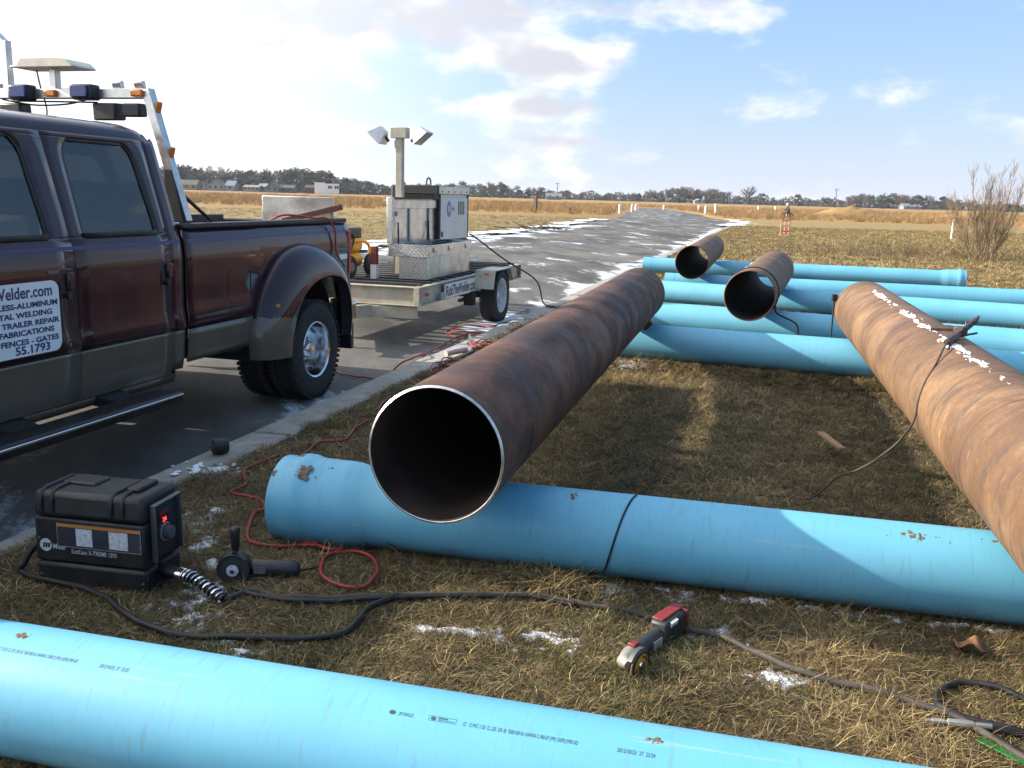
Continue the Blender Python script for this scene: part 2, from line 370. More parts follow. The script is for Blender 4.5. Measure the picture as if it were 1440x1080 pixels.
dB = Vector((.2425, 1, 0)).normalized(); B1 = Vector((1.12 + .2425 * 8.2, 8.2, zs)); B0 = B1 - dB * 6.1
pipeB = steel_pipe(B0, B1, M_RUST_B, 'orange rusty steel pipe with snow along its top and a welding clamp on it')
C0 = Vector((2.334, 9.186, zs)); C1 = Vector((3.64, 13.04, zs)); pipeC = steel_pipe(C0, C1, M_RUST_C, 'short brown steel pipe with a black strap round its open end', False)
D0 = Vector((2.655, 14.009, zs)); D1 = Vector((3.93, 18.8, zs)); pipeD = steel_pipe(D0, D1, M_RUST_C, 'farthest steel pipe, snow on its side, lying across the last blue pipe', False)
# girth weld and scribed lines
def ring_on(parent, h, r, t, mt, name):
    b = MB(); b.tube([(h, r * math.cos(a), r * math.sin(a)) for a in np.linspace(0, 2 * math.pi, 64, endpoint=False)], t, 6, closed=True); return b.build(name, mt, parent, smooth=60)
ring_on(pipeA, 2.62, .2535, .004, mat('weld_bead', (.14, .085, .06), .6), 'weld_bead')
M_DARKLINE = mat('scribed_line', (.035, .022, .016), .7)
ring_on(pipeB, B0.y and (Vector((1.715, 3.6, zs)) - B0).dot(dB) + .25, .2532, .0022, M_DARKLINE, 'scribed_line'); ring_on(pipeB, (Vector((1.715, 3.3, zs)) - B0).dot(dB) - .02, .2532, .0022, M_DARKLINE, 'scribed_line')
ring_on(pipeC, .38, .256, .011, M_BLACK_BAND, 'black_strap')
b = MB(); b.obox((5.25, -.19, -.19), (.09, .05, .09), (R(45), 0, 0)); b.build('bracket', M_RUST_A, pipeA, bevel=.006)

b = MB(); b.grid([[(.44 + (.022 * math.sqrt(max(0, 1 - ((a + 14) / 24.) ** 2))) * k, -.2545 * math.cos(R(a)), .2545 * math.sin(R(a))) for k in (-1, 0, 1)] for a in range(-38, 11, 3)]); b.build('hole_shadow_patch', mat('hole_shadow_black', (.008, .007, .006), .9), pipeA, smooth=0, fix=False)  # flat black oval on the uncut wall, painting the shadow of a hole

def pvc(name, seed):
    m = NT(name); X = m.xyz()
    n1_ = m.noise(1.6, 6, .6, m.map(m.co, loc=(seed, 0, 0))); n2_ = m.noise(1, 8, .7, m.map(hoop(m, 60, 1.2), loc=(seed, 4, 0))); n3 = m.noise(24, 6, .7, m.map(m.co, loc=(seed, 1, 1)))
    c = m.mix(m.ramp(n1_, .3, .7), (.110, .360, .510), (.140, .410, .560))
    c = m.mix(m.math('MULTIPLY', m.ramp(n2_, .53, .69), .5), c, (.13, .22, .25))
    c = m.mix(m.math('MULTIPLY', m.ramp(m.noise(1, 7, .7, m.map(m.co, (1.2, 30, 30), (seed, 2, 2))), .59, .70), .5), c, (.30, .42, .44))
    c = m.mix(m.math('MULTIPLY', m.ramp(n3, .69, .76), .8), c, (.14, .10, .06))
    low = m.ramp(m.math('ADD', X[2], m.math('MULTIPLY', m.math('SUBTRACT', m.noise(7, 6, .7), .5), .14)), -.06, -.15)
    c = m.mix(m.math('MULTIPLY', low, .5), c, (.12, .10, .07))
    m.base(c); m.set(rough=m.ramp(n2_, .3, .7, .34, .5), spec=.45); m.bump(m.noise(260, 2, .6), .06, .001); return m.m
BELL = [(0, .186), (.004, .190), (.05, .191), (.07, .198), (.095, .204), (.125, .203), (.15, .196), (.17, .191), (.30, .190), (.34, .187), (.40, .174), (.44, .1675)]
M_PVCEDGE = mat('pvc_edge', (.10, .36, .52), .5); M_MARK = mat('black_ink', (.03, .05, .065), .6, var=.3)
def pvc_pipe(p0, p1, label, bell=None, seed=0, mark=None):
    Lg = (Vector(p1) - Vector(p0)).length; Ro, Ri = .1675, .149
    prof = [(r_, h) for h, r_ in BELL] if bell == 'start' else [(Ro, 0)]
    prof += [(Ro, h) for h in np.linspace(.5, Lg - .5, 10)]
    prof += [(r_, Lg - h) for h, r_ in reversed(BELL)] if bell == 'end' else [(Ro, Lg)]
    if bell == 'end': prof += [(.172, Lg), (.169, Lg - .3), (Ri, Lg - .42)]
    else: prof += [(Ri, Lg)]
    if bell == 'start': prof += [(Ri, .42), (.169, .3), (.172, 0)]
    else: prof += [(Ri, 0)]
    b = MB(); b.lathe(prof, axis='X', n=72, loop=True)
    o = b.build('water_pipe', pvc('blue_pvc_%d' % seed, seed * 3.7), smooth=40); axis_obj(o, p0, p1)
    tag(o, label, 'pipe', 'blue plastic water pipes lying in the grass')
    if mark is not None: ring_on(o, mark, Ro, .0016, M_MARK, 'insertion_mark')
    return o
r0 = .1675
def pl(x, a, s_): return (x, a + s_ * x, r0)
pipe1 = pvc_pipe(pl(-2.6, 1.942, -.245), pl(3.3, 1.942, -.245), 'blue water pipe with black printed lettering, in the grass before the wire feeder', seed=1)
b2u = Vector((1, -.24, 0)).normalized()
P20 = Vector((-.985, 3.655 + .24 * .985, r0))
pipe2 = pvc_pipe(P20, P20 + b2u * 6.1, 'blue water pipe with muddy flared end, under the dark red steel pipe', 'start', 2)
pvc_pipe(pl(1.0, 9.2, -.36), pl(6.6, 9.2, -.36), 'blue water pipe carrying the far ends of the red and orange steel pipes', seed=3)
pvc_pipe(pl(1.55, 11.5, -.46), pl(7.0, 11.5, -.46), 'blue water pipe just behind the one carrying the orange pipe end', seed=4)
pvc_pipe(pl(1.9, 14.7, -.48), pl(7.4, 14.7, -.48), 'blue water pipe under the rear end of the strapped steel pipe', seed=5)
pvc_pipe(pl(2.46, 15.85, -.265), pl(8.35, 15.85, -.265), 'blue water pipe under the open end of the farthest steel pipe', seed=6, mark=.16)
pvc_pipe(pl(2.66, 20.06, -.295), pl(8.5, 20.06, -.295), 'last blue water pipe before the field, flared end by the bare bush', 'end', 7, mark=.17)
PIPE_AX = [(-2.6, 3.3, 1.942, -.245), (-1.05, 5, 3.655, -.24), (1.0, 6.6, 9.2, -.36), (1.55, 7, 11.5, -.46), (1.9, 7.4, 14.7, -.48), (2.46, 8.4, 15.85, -.265), (2.6, 8.5, 20.06, -.295)]

# printing on the nearest pipe (local frame: x along, y across, z up)
s1 = math.hypot(1, .245); x_of = lambda along: (along + .02 * 0) - (-2.6 - .02) * s1
def on_pipe1(al0, ang, rr=.1681):
    """letters lie on the curved wall; ang from the horizontal away side, text base line"""
    def fn(u_, v_):
        th = R(ang) - v_ / rr
        return (x_of(al0) + u_, rr * math.cos(th), rr * math.sin(th))
    return fn
TH = 113.4
def p1text(t, al, size, ang=TH, sx=.62, bold=0.0): return lettering(t, size, on_pipe1(al, ang), M_MARK, pipe1, 'printed_lettering', bold, sx=sx)
p1text('JM EAGLE', -.252, .0135, sx=.62)
p1text('12"   CI PVC 1120  CL 235  DR 18  T600 NSF-61 AWWA C-900-07 (FM) 150PSI JM90 AD', -.099, .0150, sx=.476)
p1text('2012/10/23  27  23:24', .253, .0150, sx=.62)
p1text('CI PVC 1120  CL 235  DR 18  T600 NSF-61 AWWA C-900-07 (FM) 150PSI JM90 AD', -1.36, .0150, 115.5, .476)
p1text('2012/10/23  27  23:25', -1.045, .0150, 115.8, .62)
f1 = on_pipe1(-.268, TH)
b = MB(); b.add([f1(.008 * math.cos(a), .005 + .006 * math.sin(a)) for a in np.linspace(0, 6.28, 13)[:-1]], [tuple(range(12))]); b.build('printed_mark', M_MARK, pipe1, smooth=0, fix=False)
f2 = on_pipe1(-.18, TH); b = MB()
for (u0, u1, v0, v1) in ((0, .066, .0, .0007), (0, .066, .0125, .0132), (0, .0007, 0, .013), (.0653, .066, 0, .013), (.022, .045, .0075, .0105), (.022, .062, .0035, .0048)): b.add([f2(u0, v0), f2(u1, v0), f2(u1, v1), f2(u0, v1)], [(0, 1, 2, 3)])
b.add([f2(.011 + .006 * math.cos(a), .0065 + .005 * math.sin(a)) for a in np.linspace(0, 6.28, 13)[:-1]], [tuple(range(12))]); b.build('printed_mark', M_MARK, pipe1, smooth=0, fix=False)

# mud on pipes
M_MUD = mat('dried_mud', (.14, .10, .065), .95, var=.35, scale=40, bump=.8, bscale=120)
def mud(parent, x0, ang, r_, sx, sy, n, seed, name='dried_mud'):
    rd_ = random.Random(seed); b = MB()
    for k in range(n):
        cx = rd_.gauss(0, sx); ca = rd_.gauss(0, sy); rr = rd_.uniform(.004, .013) * (1 if abs(cx) < sx else .5); th = R(ang) + ca / r_
        ctr = Vector((x0 + cx, r_ * math.cos(th), r_ * math.sin(th))); nrm = Vector((0, math.cos(th), math.sin(th))); t1 = Vector((1, 0, 0)); t2 = nrm.cross(t1)
        ring = [ctr + (t1 * math.cos(a) + t2 * math.sin(a)) * rr * rd_.uniform(.6, 1.3) - nrm * .0015 for a in np.linspace(0, 6.28, 9)[:-1]]
        b.add(ring + [ctr + nrm * rr * .3], [(i, (i + 1) % 8, 8) for i in range(8)])
    return tag(b.build(name, M_MUD, parent, smooth=60), kind='stuff')
mud(pipe2, .14, 125, .2015, .028, .018, 60, 1); mud(pipe2, .012, 128, .190, .006, .010, 14, 2); mud(pipe2, .09, 92, .203, .012, .006, 16, 3); mud(pipe2, .25, 112, .190, .02, .012, 5, 9)
mud(pipe2, 2.56, 117, .1675, .05, .012, 34, 4); mud(pipe2, 2.83, 112, .1675, .03, .005, 12, 5); mud(pipe2, 1.29, 105, .1675, .014, .008, 10, 6)
mud(pipe1, x_of(-1.325), 95, .1675, .018, .006, 16, 7); mud(pipe1, x_of(.33), 96, .1675, .02, .004, 12, 8)

# snow lying on the steel pipes
ms = NT('snow'); ms.base(ms.mix(ms.ramp(ms.noise(30, 5, .6), .3, .7), (.72, .76, .82), (.86, .88, .91))); ms.set(rough=.6, sub=.0, spec=.3); ms.bump(ms.noise(110, 5, .7), .7, .006)
M_SNOW = ms.m
def crust(b, nu, nv, fn, mask, hgt):
    """thin crust of snow: only where mask(u, v) > 0; fn(u, v, h) -> point"""
    idx = {}; mk = [[mask(i / nu, j / nv) for j in range(nv + 1)] for i in range(nu + 1)]; vs = []; fs = []
    def vid(i, j):
        if (i, j) not in idx:
            m_ = mk[i][j]; idx[(i, j)] = len(vs); vs.append(fn(i / nu, j / nv, -.003 if m_ <= 0 else hgt * min(1., m_ * 3.0) * (.7 + .3 * mnoise.noise((i * .7, j * .7, 2)))))
        return idx[(i, j)]
    for i in range(nu):
        for j in range(nv):
            if max(mk[i][j], mk[i + 1][j], mk[i][j + 1], mk[i + 1][j + 1]) > 0 and sum(k > 0 for k in (mk[i][j], mk[i + 1][j], mk[i][j + 1], mk[i + 1][j + 1])) >= 2: fs.append((vid(i, j), vid(i + 1, j), vid(i + 1, j + 1), vid(i, j + 1)))
    b.add(vs, fs)
def pipe_snow(parent, h0, h1, a_mid, wid, seed, label, thr=.30):
    b = MB(); r_ = .2545
    def fn(u_, v_, h): th = R(a_mid) + (v_ - .5) * wid * 2; return (h0 + (h1 - h0) * u_, (r_ + h) * math.cos(th), (r_ + h) * math.sin(th))
    def mask(u_, v_):
        h = h0 + (h1 - h0) * u_; q = (v_ - .5) * 2
        return (1 - q * q) * .85 + .55 * mnoise.noise((h * 2.4, q * .5, seed)) + .45 * mnoise.noise((h * 9, q * 2.0, seed)) + .4 * mnoise.noise((h * 34, q * 5, seed)) - .55 - thr + .35 * min(0, min(u_, 1 - u_) * 12 - 1)
    crust(b, int((h1 - h0) / .007), 34, fn, mask, .008)
    o = b.build('snow_strip', M_SNOW, smooth=180); o.matrix_world = parent.matrix_world.copy(); tag(o, label, 'snow', kind='stuff')
LB = 6.1
pipe_snow(pipeB, 1.2, 5.35, 79, .20, 1, 'snow lying along the top of the orange pipe', .30)
pipe_snow(pipeD, .6, 4.5, 45, .5, 2, 'snow on the flank of the farthest steel pipe', -.35)
pipe_snow(pipeC, 1.3, 3.6, 40, .2, 3, 'thin snow on the strapped steel pipe', .35)
# ------------------------------------------------------------------ grass and snow on the ground
bm_ = NT('grass_blade'); at = bm_.n('ShaderNodeVertexColor'); at.layer_name = 'col'
oi = bm_.n('ShaderNodeObjectInfo'); hs = bm_.n('ShaderNodeHueSaturation'); bm_.l(at.outputs[0], hs.inputs['Color'])
bm_.l(bm_.ramp(oi.outputs['Random'], 0, 1, .65, 1.3), hs.inputs['Value'])
bm_.base(hs.outputs[0]); bm_.set(rough=.75, spec=.2)
M_BLADE = bm_.m
PAL = dict(straw=[(.40, .30, .135), (.33, .235, .10), (.48, .37, .18), (.22, .15, .07), (.27, .185, .085)], green=[(.085, .110, .028), (.12, .135, .038), (.06, .082, .022), (.16, .15, .052)],
           dead=[(.105, .072, .040), (.075, .052, .031), (.15, .105, .056), (.055, .040, .025)], gold=[(.36, .215, .085), (.30, .175, .07), (.42, .27, .115), (.24, .14, .06)])
clumps = bpy.data.collections.new('grass_clumps')
def clump(name, n, mixw, Lr, rad, wid, tilt, seed):
    rd_ = random.Random(seed); vs = []; fs = []; cs = []
    keys = list(mixw); wts = list(mixw.values())
    for k in range(n):
        c = rd_.choice(PAL[rd_.choices(keys, wts)[0]]); q = rd_.uniform(.75, 1.2); c = (c[0] * q, c[1] * q, c[2] * q, 1)
        a = rd_.uniform(0, 6.283); rr = rad * math.sqrt(rd_.random()); x, y, z = rr * math.cos(a), rr * math.sin(a), -.006
        az = rd_.uniform(0, 6.283); ti = R(rd_.uniform(*tilt)); Lb = rd_.uniform(*Lr); seg = 4; bend = R(rd_.uniform(5, 32)); yaw = rd_.gauss(0, .25); w0 = rd_.uniform(*wid)
        n0 = len(vs)
        for s_ in range(seg + 1):
            ww = w0 * (1 - (s_ / seg) ** 2 * .85) / 2; px_, py_ = -math.sin(az) * ww, math.cos(az) * ww
            vs += [(x - px_, y - py_, z), (x + px_, y + py_, z)]; cs += [c, c]
            st_ = Lb / seg; x += math.sin(ti) * math.cos(az) * st_; y += math.sin(ti) * math.sin(az) * st_; z += math.cos(ti) * st_
            z = max(z, .004 + .01 * rd_.random()); ti += bend; az += yaw
        fs += [(n0 + 2 * s_, n0 + 2 * s_ + 1, n0 + 2 * s_ + 3, n0 + 2 * s_ + 2) for s_ in range(seg)]
    me = bpy.data.meshes.new(name); me.from_pydata(vs, [], fs); me.materials.append(M_BLADE)
    ca = me.color_attributes.new('col', 'FLOAT_COLOR', 'POINT'); ca.data.foreach_set('color', [k for c in cs for k in c])
    me.polygons.foreach_set('use_smooth', [True] * len(fs))
    o = bpy.data.objects.new(name, me); clumps.objects.link(o)
W1 = (.0012, .0027)
for i in range(4): clump('tuft_a%d' % i, 84, dict(straw=.24, dead=.64, green=.12), (.03, .105), .065, W1, (38, 88), 10 + i)      # 0-3 matted
for i in range(3): clump('tuft_b%d' % i, 70, dict(straw=.22, dead=.38, green=.40), (.03, .08), .05, W1, (10, 70), 20 + i)      # 4-6 green
for i in range(3): clump('tuft_c%d' % i, 50, dict(straw=.62, dead=.38), (.06, .16), .07, (.0013, .0029), (35, 88), 30 + i)       # 7-9 long straw
for i in range(2): clump('tuft_d%d' % i, 44, dict(straw=.80, dead=.08, green=.12), (.03, .08), .10, (.003, .006), (20, 85), 40 + i)   # 10-11 short field
for i in range(3): clump('tuft_e%d' % i, 40, dict(gold=.8, straw=.2), (.35, .85), .30, (.008, .02), (0, 22), 50 + i)                # 12-14 tall field
def scatter(name, pts, ids, scl, label):
    n = len(pts); me = bpy.data.meshes.new(name); me.from_pydata([tuple(p) for p in pts], [], [])
    me.attributes.new('pid', 'INT', 'POINT').data.foreach_set('value', np.asarray(ids, dtype=np.int32))
    rot = np.zeros((n, 3), dtype=np.float32); rot[:, 2] = rng.uniform(0, 6.283, n); rot[:, 0] = rng.normal(0, .12, n)
    me.attributes.new('rot', 'FLOAT_VECTOR', 'POINT').data.foreach_set('vector', rot.ravel())
    me.attributes.new('scl', 'FLOAT', 'POINT').data.foreach_set('value', np.asarray(scl, dtype=np.float32))
    o = bpy.data.objects.new(name, me); col.objects.link(o); tag(o, label, 'grass', kind='stuff')
    ng = bpy.data.node_groups.new(name, 'GeometryNodeTree'); ng.interface.new_socket('Geometry', in_out='INPUT', socket_type='NodeSocketGeometry'); ng.interface.new_socket('Geometry', in_out='OUTPUT', socket_type='NodeSocketGeometry')
    nn = ng.nodes.new; gi, go = nn('NodeGroupInput'), nn('NodeGroupOutput'); ip = nn('GeometryNodeInstanceOnPoints'); ci = nn('GeometryNodeCollectionInfo')
    ci.inputs['Collection'].default_value = clumps; ci.inputs['Separate Children'].default_value = True; ci.inputs['Reset Children'].default_value = True
    def na(nm, ty): k = nn('GeometryNodeInputNamedAttribute'); k.data_type = ty; k.inputs['Name'].default_value = nm; return k.outputs['Attribute']
    lk = ng.links.new; lk(gi.outputs[0], ip.inputs['Points']); lk(ci.outputs[0], ip.inputs['Instance']); ip.inputs['Pick Instance'].default_value = True
    lk(na('pid', 'INT'), ip.inputs['Instance Index']); e2r = nn('FunctionNodeEulerToRotation'); lk(na('rot', 'FLOAT_VECTOR'), e2r.inputs[0]); lk(e2r.outputs[0], ip.inputs['Rotation']); lk(na('scl', 'FLOAT'), ip.inputs['Scale'])
    lk(ip.outputs[0], go.inputs[0]); o.modifiers.new('scatter', 'NODES').node_group = ng
    return o
def free(x, y, m_=.0):
    for (a, b, c_, s_) in PIPE_AX:
        if a < x < b and abs(y - (c_ + s_ * x)) < .10 + m_: return False
    return True
def gfield(n, y0, y1, xmax, powr=1.0):
    pts = []
    for _ in range(n):
        y = y0 + (y1 - y0) * random.random() ** powr; xm = min(xmax, .62 * y + 1.0); x0 = max(xr(y) + .34 + .10 * mnoise.noise((y * 2.3, 1, 0)) - .10 * max(0, 4.9 - y), -.62 * y - .6); x = x0 + (xm - x0) * random.random()
        if free(x, y): pts.append((x, y, turf_h(x, y)))
    return pts
def pick(p):
    v = mnoise.noise((p[0] * 1.3, p[1] * 1.3, 5)) + .5 * mnoise.noise((p[0] * 4, p[1] * 4, 2)) + random.uniform(-.3, .3)
    sh = .25 if p[1] > 3.9 else 0
    if v > .47 + sh: return 4 + random.randrange(3)
    if v < -.55: return 7 + random.randrange(3)
    return random.randrange(4)
pts = gfield(10500, 2.0, 4.6, 3.2) + gfield(10500, 4.4, 9.5, 6, 1.1)
ex_ = []
for _ in range(420):
    q = (random.gauss(1.35, .30), random.gauss(7.75, .55)); ex_.append((q[0], q[1], turf_h(*q)))
for _ in range(14):
    q = (random.gauss(.215, .03), random.gauss(3.36, .03)); ex_.append((q[0], q[1], turf_h(*q) + .02))
pts += [p for p in ex_ if free(p[0], p[1])]; n_ex = len(pts) - len([p for p in ex_ if free(p[0], p[1])])
scatter('lawn_grass', pts, [pick(p) if k < n_ex else 7 + random.randrange(3) for k, p in enumerate(pts)], [random.uniform(.7, 1.25) * (1 if k < n_ex else 1.25) for k, p in enumerate(pts)], 'matted winter grass between the pipes')
pts = gfield(11000, 9, 22, 15, 1.0); p2 = [p for p in gfield(9000, 22, 60, 60, 1.0)]
pl_ = []
for _ in range(5000):
    y = 12 + 60 * random.random() ** 1.3; x = xl(y) - .35 - 32 * random.random(); pl_.append((x, y, -.02))
scatter('field_grass', pts + p2 + pl_, [random.choice((10, 11, 10, 11, 7, 8)) for _ in range(len(pts) + len(p2) + len(pl_))], [random.uniform(.9, 1.4) for _ in pts] + [random.uniform(1.3, 2.2) for _ in p2] + [random.uniform(1.3, 2.2) for _ in pl_], 'short dry grass of the field beside the road')
pts = []
for _ in range(16000):
    y = 86 + 150 * random.random() ** 1.6; x = (random.random() - .5) * 1.5 * y
    if xl(y) - 1.0 < x < xr(y) + 1.0 and y < 175: continue
    if y < 96 + 4 * mnoise.noise((x * .05, 0, 0)) + (0 if x > 0 else 4) and random.random() < .75: continue
    pts.append((x, y, -.02))
scatter('tall_grass', pts, [12 + random.randrange(3) for _ in pts], [random.uniform(.6, 1.15) for _ in pts], 'tall golden grass across the far field')

# patches of old snow in the grass
b = MB()
for (x, y, sx, sy, n) in [(-1.43, 3.95, .06, .10, 40), (-1.30, 3.72, .06, .08, 45), (-1.36, 4.15, .05, .06, 16), (-1.17, 3.2, .10, .09, 60), (-1.12, 3.0, .07, .05, 34), (-.98, 2.86, .07, .03, 22), (-.08, 2.96, .09, .025, 46), (.0, 2.93, .05, .02, 26), (-.32, 3.24, .02, .015, 8), (-.25, 2.98, .05, .02, 14),
                          (.61, 3.39, .05, .03, 24), (.68, 3.3, .05, .06, 26), (1.0, 3.30, .10, .02, 24), (1.15, 3.25, .05, .02, 26), (1.29, 3.2, .05, .02, 22), (1.48, 3.19, .07, .02, 34), (1.6, 3.13, .05, .02, 26), (1.8, 3.1, .06, .02, 26), (.42, 3.36, .07, .05, 40), (.07, 2.92, .03, .03, 14), (.14, 3.27, .04, .03, 12), (-.97, 3.94, .06, .05, 20),
                          (1.12, 8.5, .12, .12, 40), (-1.15, 3.5, .07, .06, 26), (-.84, 2.78, .05, .02, 14), (.75, 3.0, .08, .05, 10), (.9, 2.7, .1, .05, 8), (-1.55, 4.75, .12, .06, 24), (.2, 2.95, .08, .06, 10), (.5, 4.4, .2, .2, 6), (1.7, 4.2, .2, .1, 8)]:
    U, V = sx * 5.2, sy * 5.2; cell = .011
    def fn(u_, v_, h, x=x, y=y, U=U, V=V): px_, py_ = x + (u_ - .5) * U, y + (v_ - .5) * V; return (px_, py_, turf_h(px_, py_) + .011 + h)
    def mk_(u_, v_, x=x, y=y, U=U, V=V, n=n, sx=sx, sy=sy):
        px_, py_ = x + (u_ - .5) * U, y + (v_ - .5) * V
        if not free(px_, py_, .02): return -1
        q = ((u_ - .5) * 5.2) ** 2 + ((v_ - .5) * 5.2) ** 2; dn_ = min(.35, n / (sx * sy) / 40000.)
        return math.exp(-q * .42) * .80 + .65 * mnoise.noise((px_ * 15, py_ * 15, 1)) + .60 * mnoise.noise((px_ * 44, py_ * 44, 2)) - .54 + dn_ * .5
    crust(b, max(6, int(U / cell)), max(6, int(V / cell)), fn, mk_, .009)
# thin broken snow along the far edge of the road, at the kerb and by the turning
def edge_snow(xf, y0, y1, wid, cell, z, thr, sd_):
    def fn(u_, v_, h): y = y0 + (y1 - y0) * u_; return (xf(y) + (v_ - .5) * wid, y, z + h)
    def mk_(u_, v_):
        y = y0 + (y1 - y0) * u_; q = (v_ - .5) * 2; s_ = 1. if cell > .06 else 3.
        return (1 - q * q) * .6 + .7 * mnoise.noise((y * .22 * s_, q * .6, sd_)) + .5 * mnoise.noise((y * 1.1 * s_, q * 1.7, sd_)) + .4 * mnoise.noise((y * 3.3 * s_, q * 5, sd_)) - thr
    crust(b, int((y1 - y0) / cell), max(5, int(wid / cell)), fn, mk_, .035 if cell > .06 else .02)
edge_snow(lambda y: xl(y) - .45, 24, 70, 2.2, .14, -.012, .55, 3); edge_snow(lambda y: xr(y) + .0, 60, 82, 2.6, .14, -.0, .62, 5); edge_snow(lambda y: xr(y) - .03, 5.5, 14, .22, .02, RZ + .006, .55, 7)
tag(b.build('snow_patches', M_SNOW, smooth=80), 'patches of old snow in the grass and along the road edge', 'snow', kind='stuff')
# ------------------------------------------------------------------ pickup truck
fwdv = Vector((-math.sin(a28), -math.cos(a28), 0)); lfv = Vector((math.cos(a28), -math.sin(a28), 0)); RZV = math.atan2(fwdv.y, fwdv.x)
W0 = Vector((-1.54, 7.0, RZ)); TO = W0 - lfv * 1.18
truck = empty('pickup_truck', TO, RZV)
tag(truck, 'maroon and tan crew cab pickup truck with dual rear wheels and a light rack', 'truck')
def paint(name, c, flake):
    m = NT(name); a = m.noise(3, 5, .6); m.base(m.mix(m.ramp(a, .3, .7), tuple(k * .85 for k in c), tuple(k * 1.12 for k in c)))
    d_ = m.ramp(m.noise(9, 8, .7), .5, .8); m.set(rough=m.ramp(d_, 0, 1, .32, .5), metal=flake, coat=.75, coatr=m.ramp(d_, 0, 1, .02, .08), spec=.15); return m.m
M_MAROON = paint('maroon_paint', (.026, .0035, .010), .0); M_TAN = paint('tan_paint', (.125, .104, .080), .1)
M_STRIPE = mat('purple_stripe', (.035, .025, .12), .4)
M_TRIM = mat('black_trim', (.012, .012, .013), .5, bump=.1); M_UNDER = mat('underbody', (.014, .013, .012), .9)
M_RUBBER = mat('tyre_rubber', (.018, .018, .018), .85, var=.3, scale=20, bump=.4, bscale=45, bdist=.006, dirt=.35, dirtc=(.05, .045, .038))
M_CHROME = mat('polished_alloy', (.70, .70, .71), .16, 1.0, var=.1, dirt=.25, dirtc=(.2, .18, .16)); M_ALU = mat('brushed_aluminium', (.56, .55, .53), .38, 1.0, var=.15, scale=12, dirt=.3, dirtc=(.25, .22, .19))
M_AMBER = mat('amber_lens', (.75, .22, .02), .25, var=.1, trans=.2); M_REDLENS = mat('red_lens', (.40, .015, .012), .2, var=.1); M_BLUELENS = mat('blue_lens', (.015, .03, .16), .12, var=.2, trans=.2)
M_BLACKPL = mat('black_plastic', (.014, .014, .015), .45, var=.3, scale=12, bump=.15, bscale=150)
M_WHITEPL = mat('cream_plastic', (.62, .58, .46), .5, var=.1, dirt=.2); M_INT = mat('cab_interior', (.05, .045, .04), .9)
gl = NT('tinted_glass'); gl.set(rough=.02); tr = gl.n('ShaderNodeBsdfTransparent'); tr.inputs[0].default_value = (.42, .46, .44, 1); gs = gl.n('ShaderNodeBsdfGlossy'); gs.inputs['Roughness'].default_value = .015; gs.inputs[0].default_value = (1, 1, 1, 1)
ge = gl.n('ShaderNodeNewGeometry'); dp = gl.n('ShaderNodeVectorMath'); dp.operation = 'DOT_PRODUCT'; gl.l(ge.outputs['Normal'], dp.inputs[0]); gl.l(ge.outputs['Incoming'], dp.inputs[1])
fz = gl.math('ADD', gl.math('MULTIPLY', gl.math('POWER', gl.math('SUBTRACT', 1.0, gl.math('ABSOLUTE', dp.outputs['Value']), True), 5.0), .9), .085)
mx = gl.n('ShaderNodeMixShader'); gl.l(fz, mx.inputs[0]); gl.l(tr.outputs[0], mx.inputs[1]); gl.l(gs.outputs[0], mx.inputs[2]); gl.l(mx.outputs[0], gl.out.inputs[0])
M_GLASS = gl.m

SEC = [(.38, .945), (.45, .975), (.55, .993), (.66, 1.003), (.70, 1.006), (.76, 1.020), (.80, 1.014), (.86, 1.006), (1.0, 1.008), (1.15, 1.010), (1.24, 1.004), (1.30, .990), (1.34, .975), (1.45, .948), (1.60, .906), (1.74, .868), (1.82, .845), (1.88, .823)]
def YB(z):
    for (a, b_), (c_, d) in zip(SEC, SEC[1:]):
        if z <= c_: return b_ + (d - b_) * (max(z, a) - a) / (c_ - a)
    return SEC[-1][1]
ZL = lambda a, b_: sorted({a, b_, *[z for z, _ in SEC if a < z < b_]})
def patch(name, sA, sB, z0, z1, m_, mt, parent, off=0.0, ns=6, solid=.018, extra=()):
    fA = sA if callable(sA) else (lambda z: sA); fB = sB if callable(sB) else (lambda z: sB); b = MB(); rows = []
    for z in sorted(set(ZL(z0, z1)) | set(extra)):
        rows.append([(fA(z) + (fB(z) - fA(z)) * j / ns, m_ * (YB(z) + off), z) for j in range(ns + 1)])
    b.grid(rows, flip=(m_ < 0)); o = b.build(name, mt, parent, smooth=40, fix=False, solid=solid)
    if solid: o.modifiers['solid'].offset = 1 if True else -1
    return o
def lin(z0, s0, z1, s1): return lambda z: s0 + (s1 - s0) * (z - z0) / (z1 - z0)
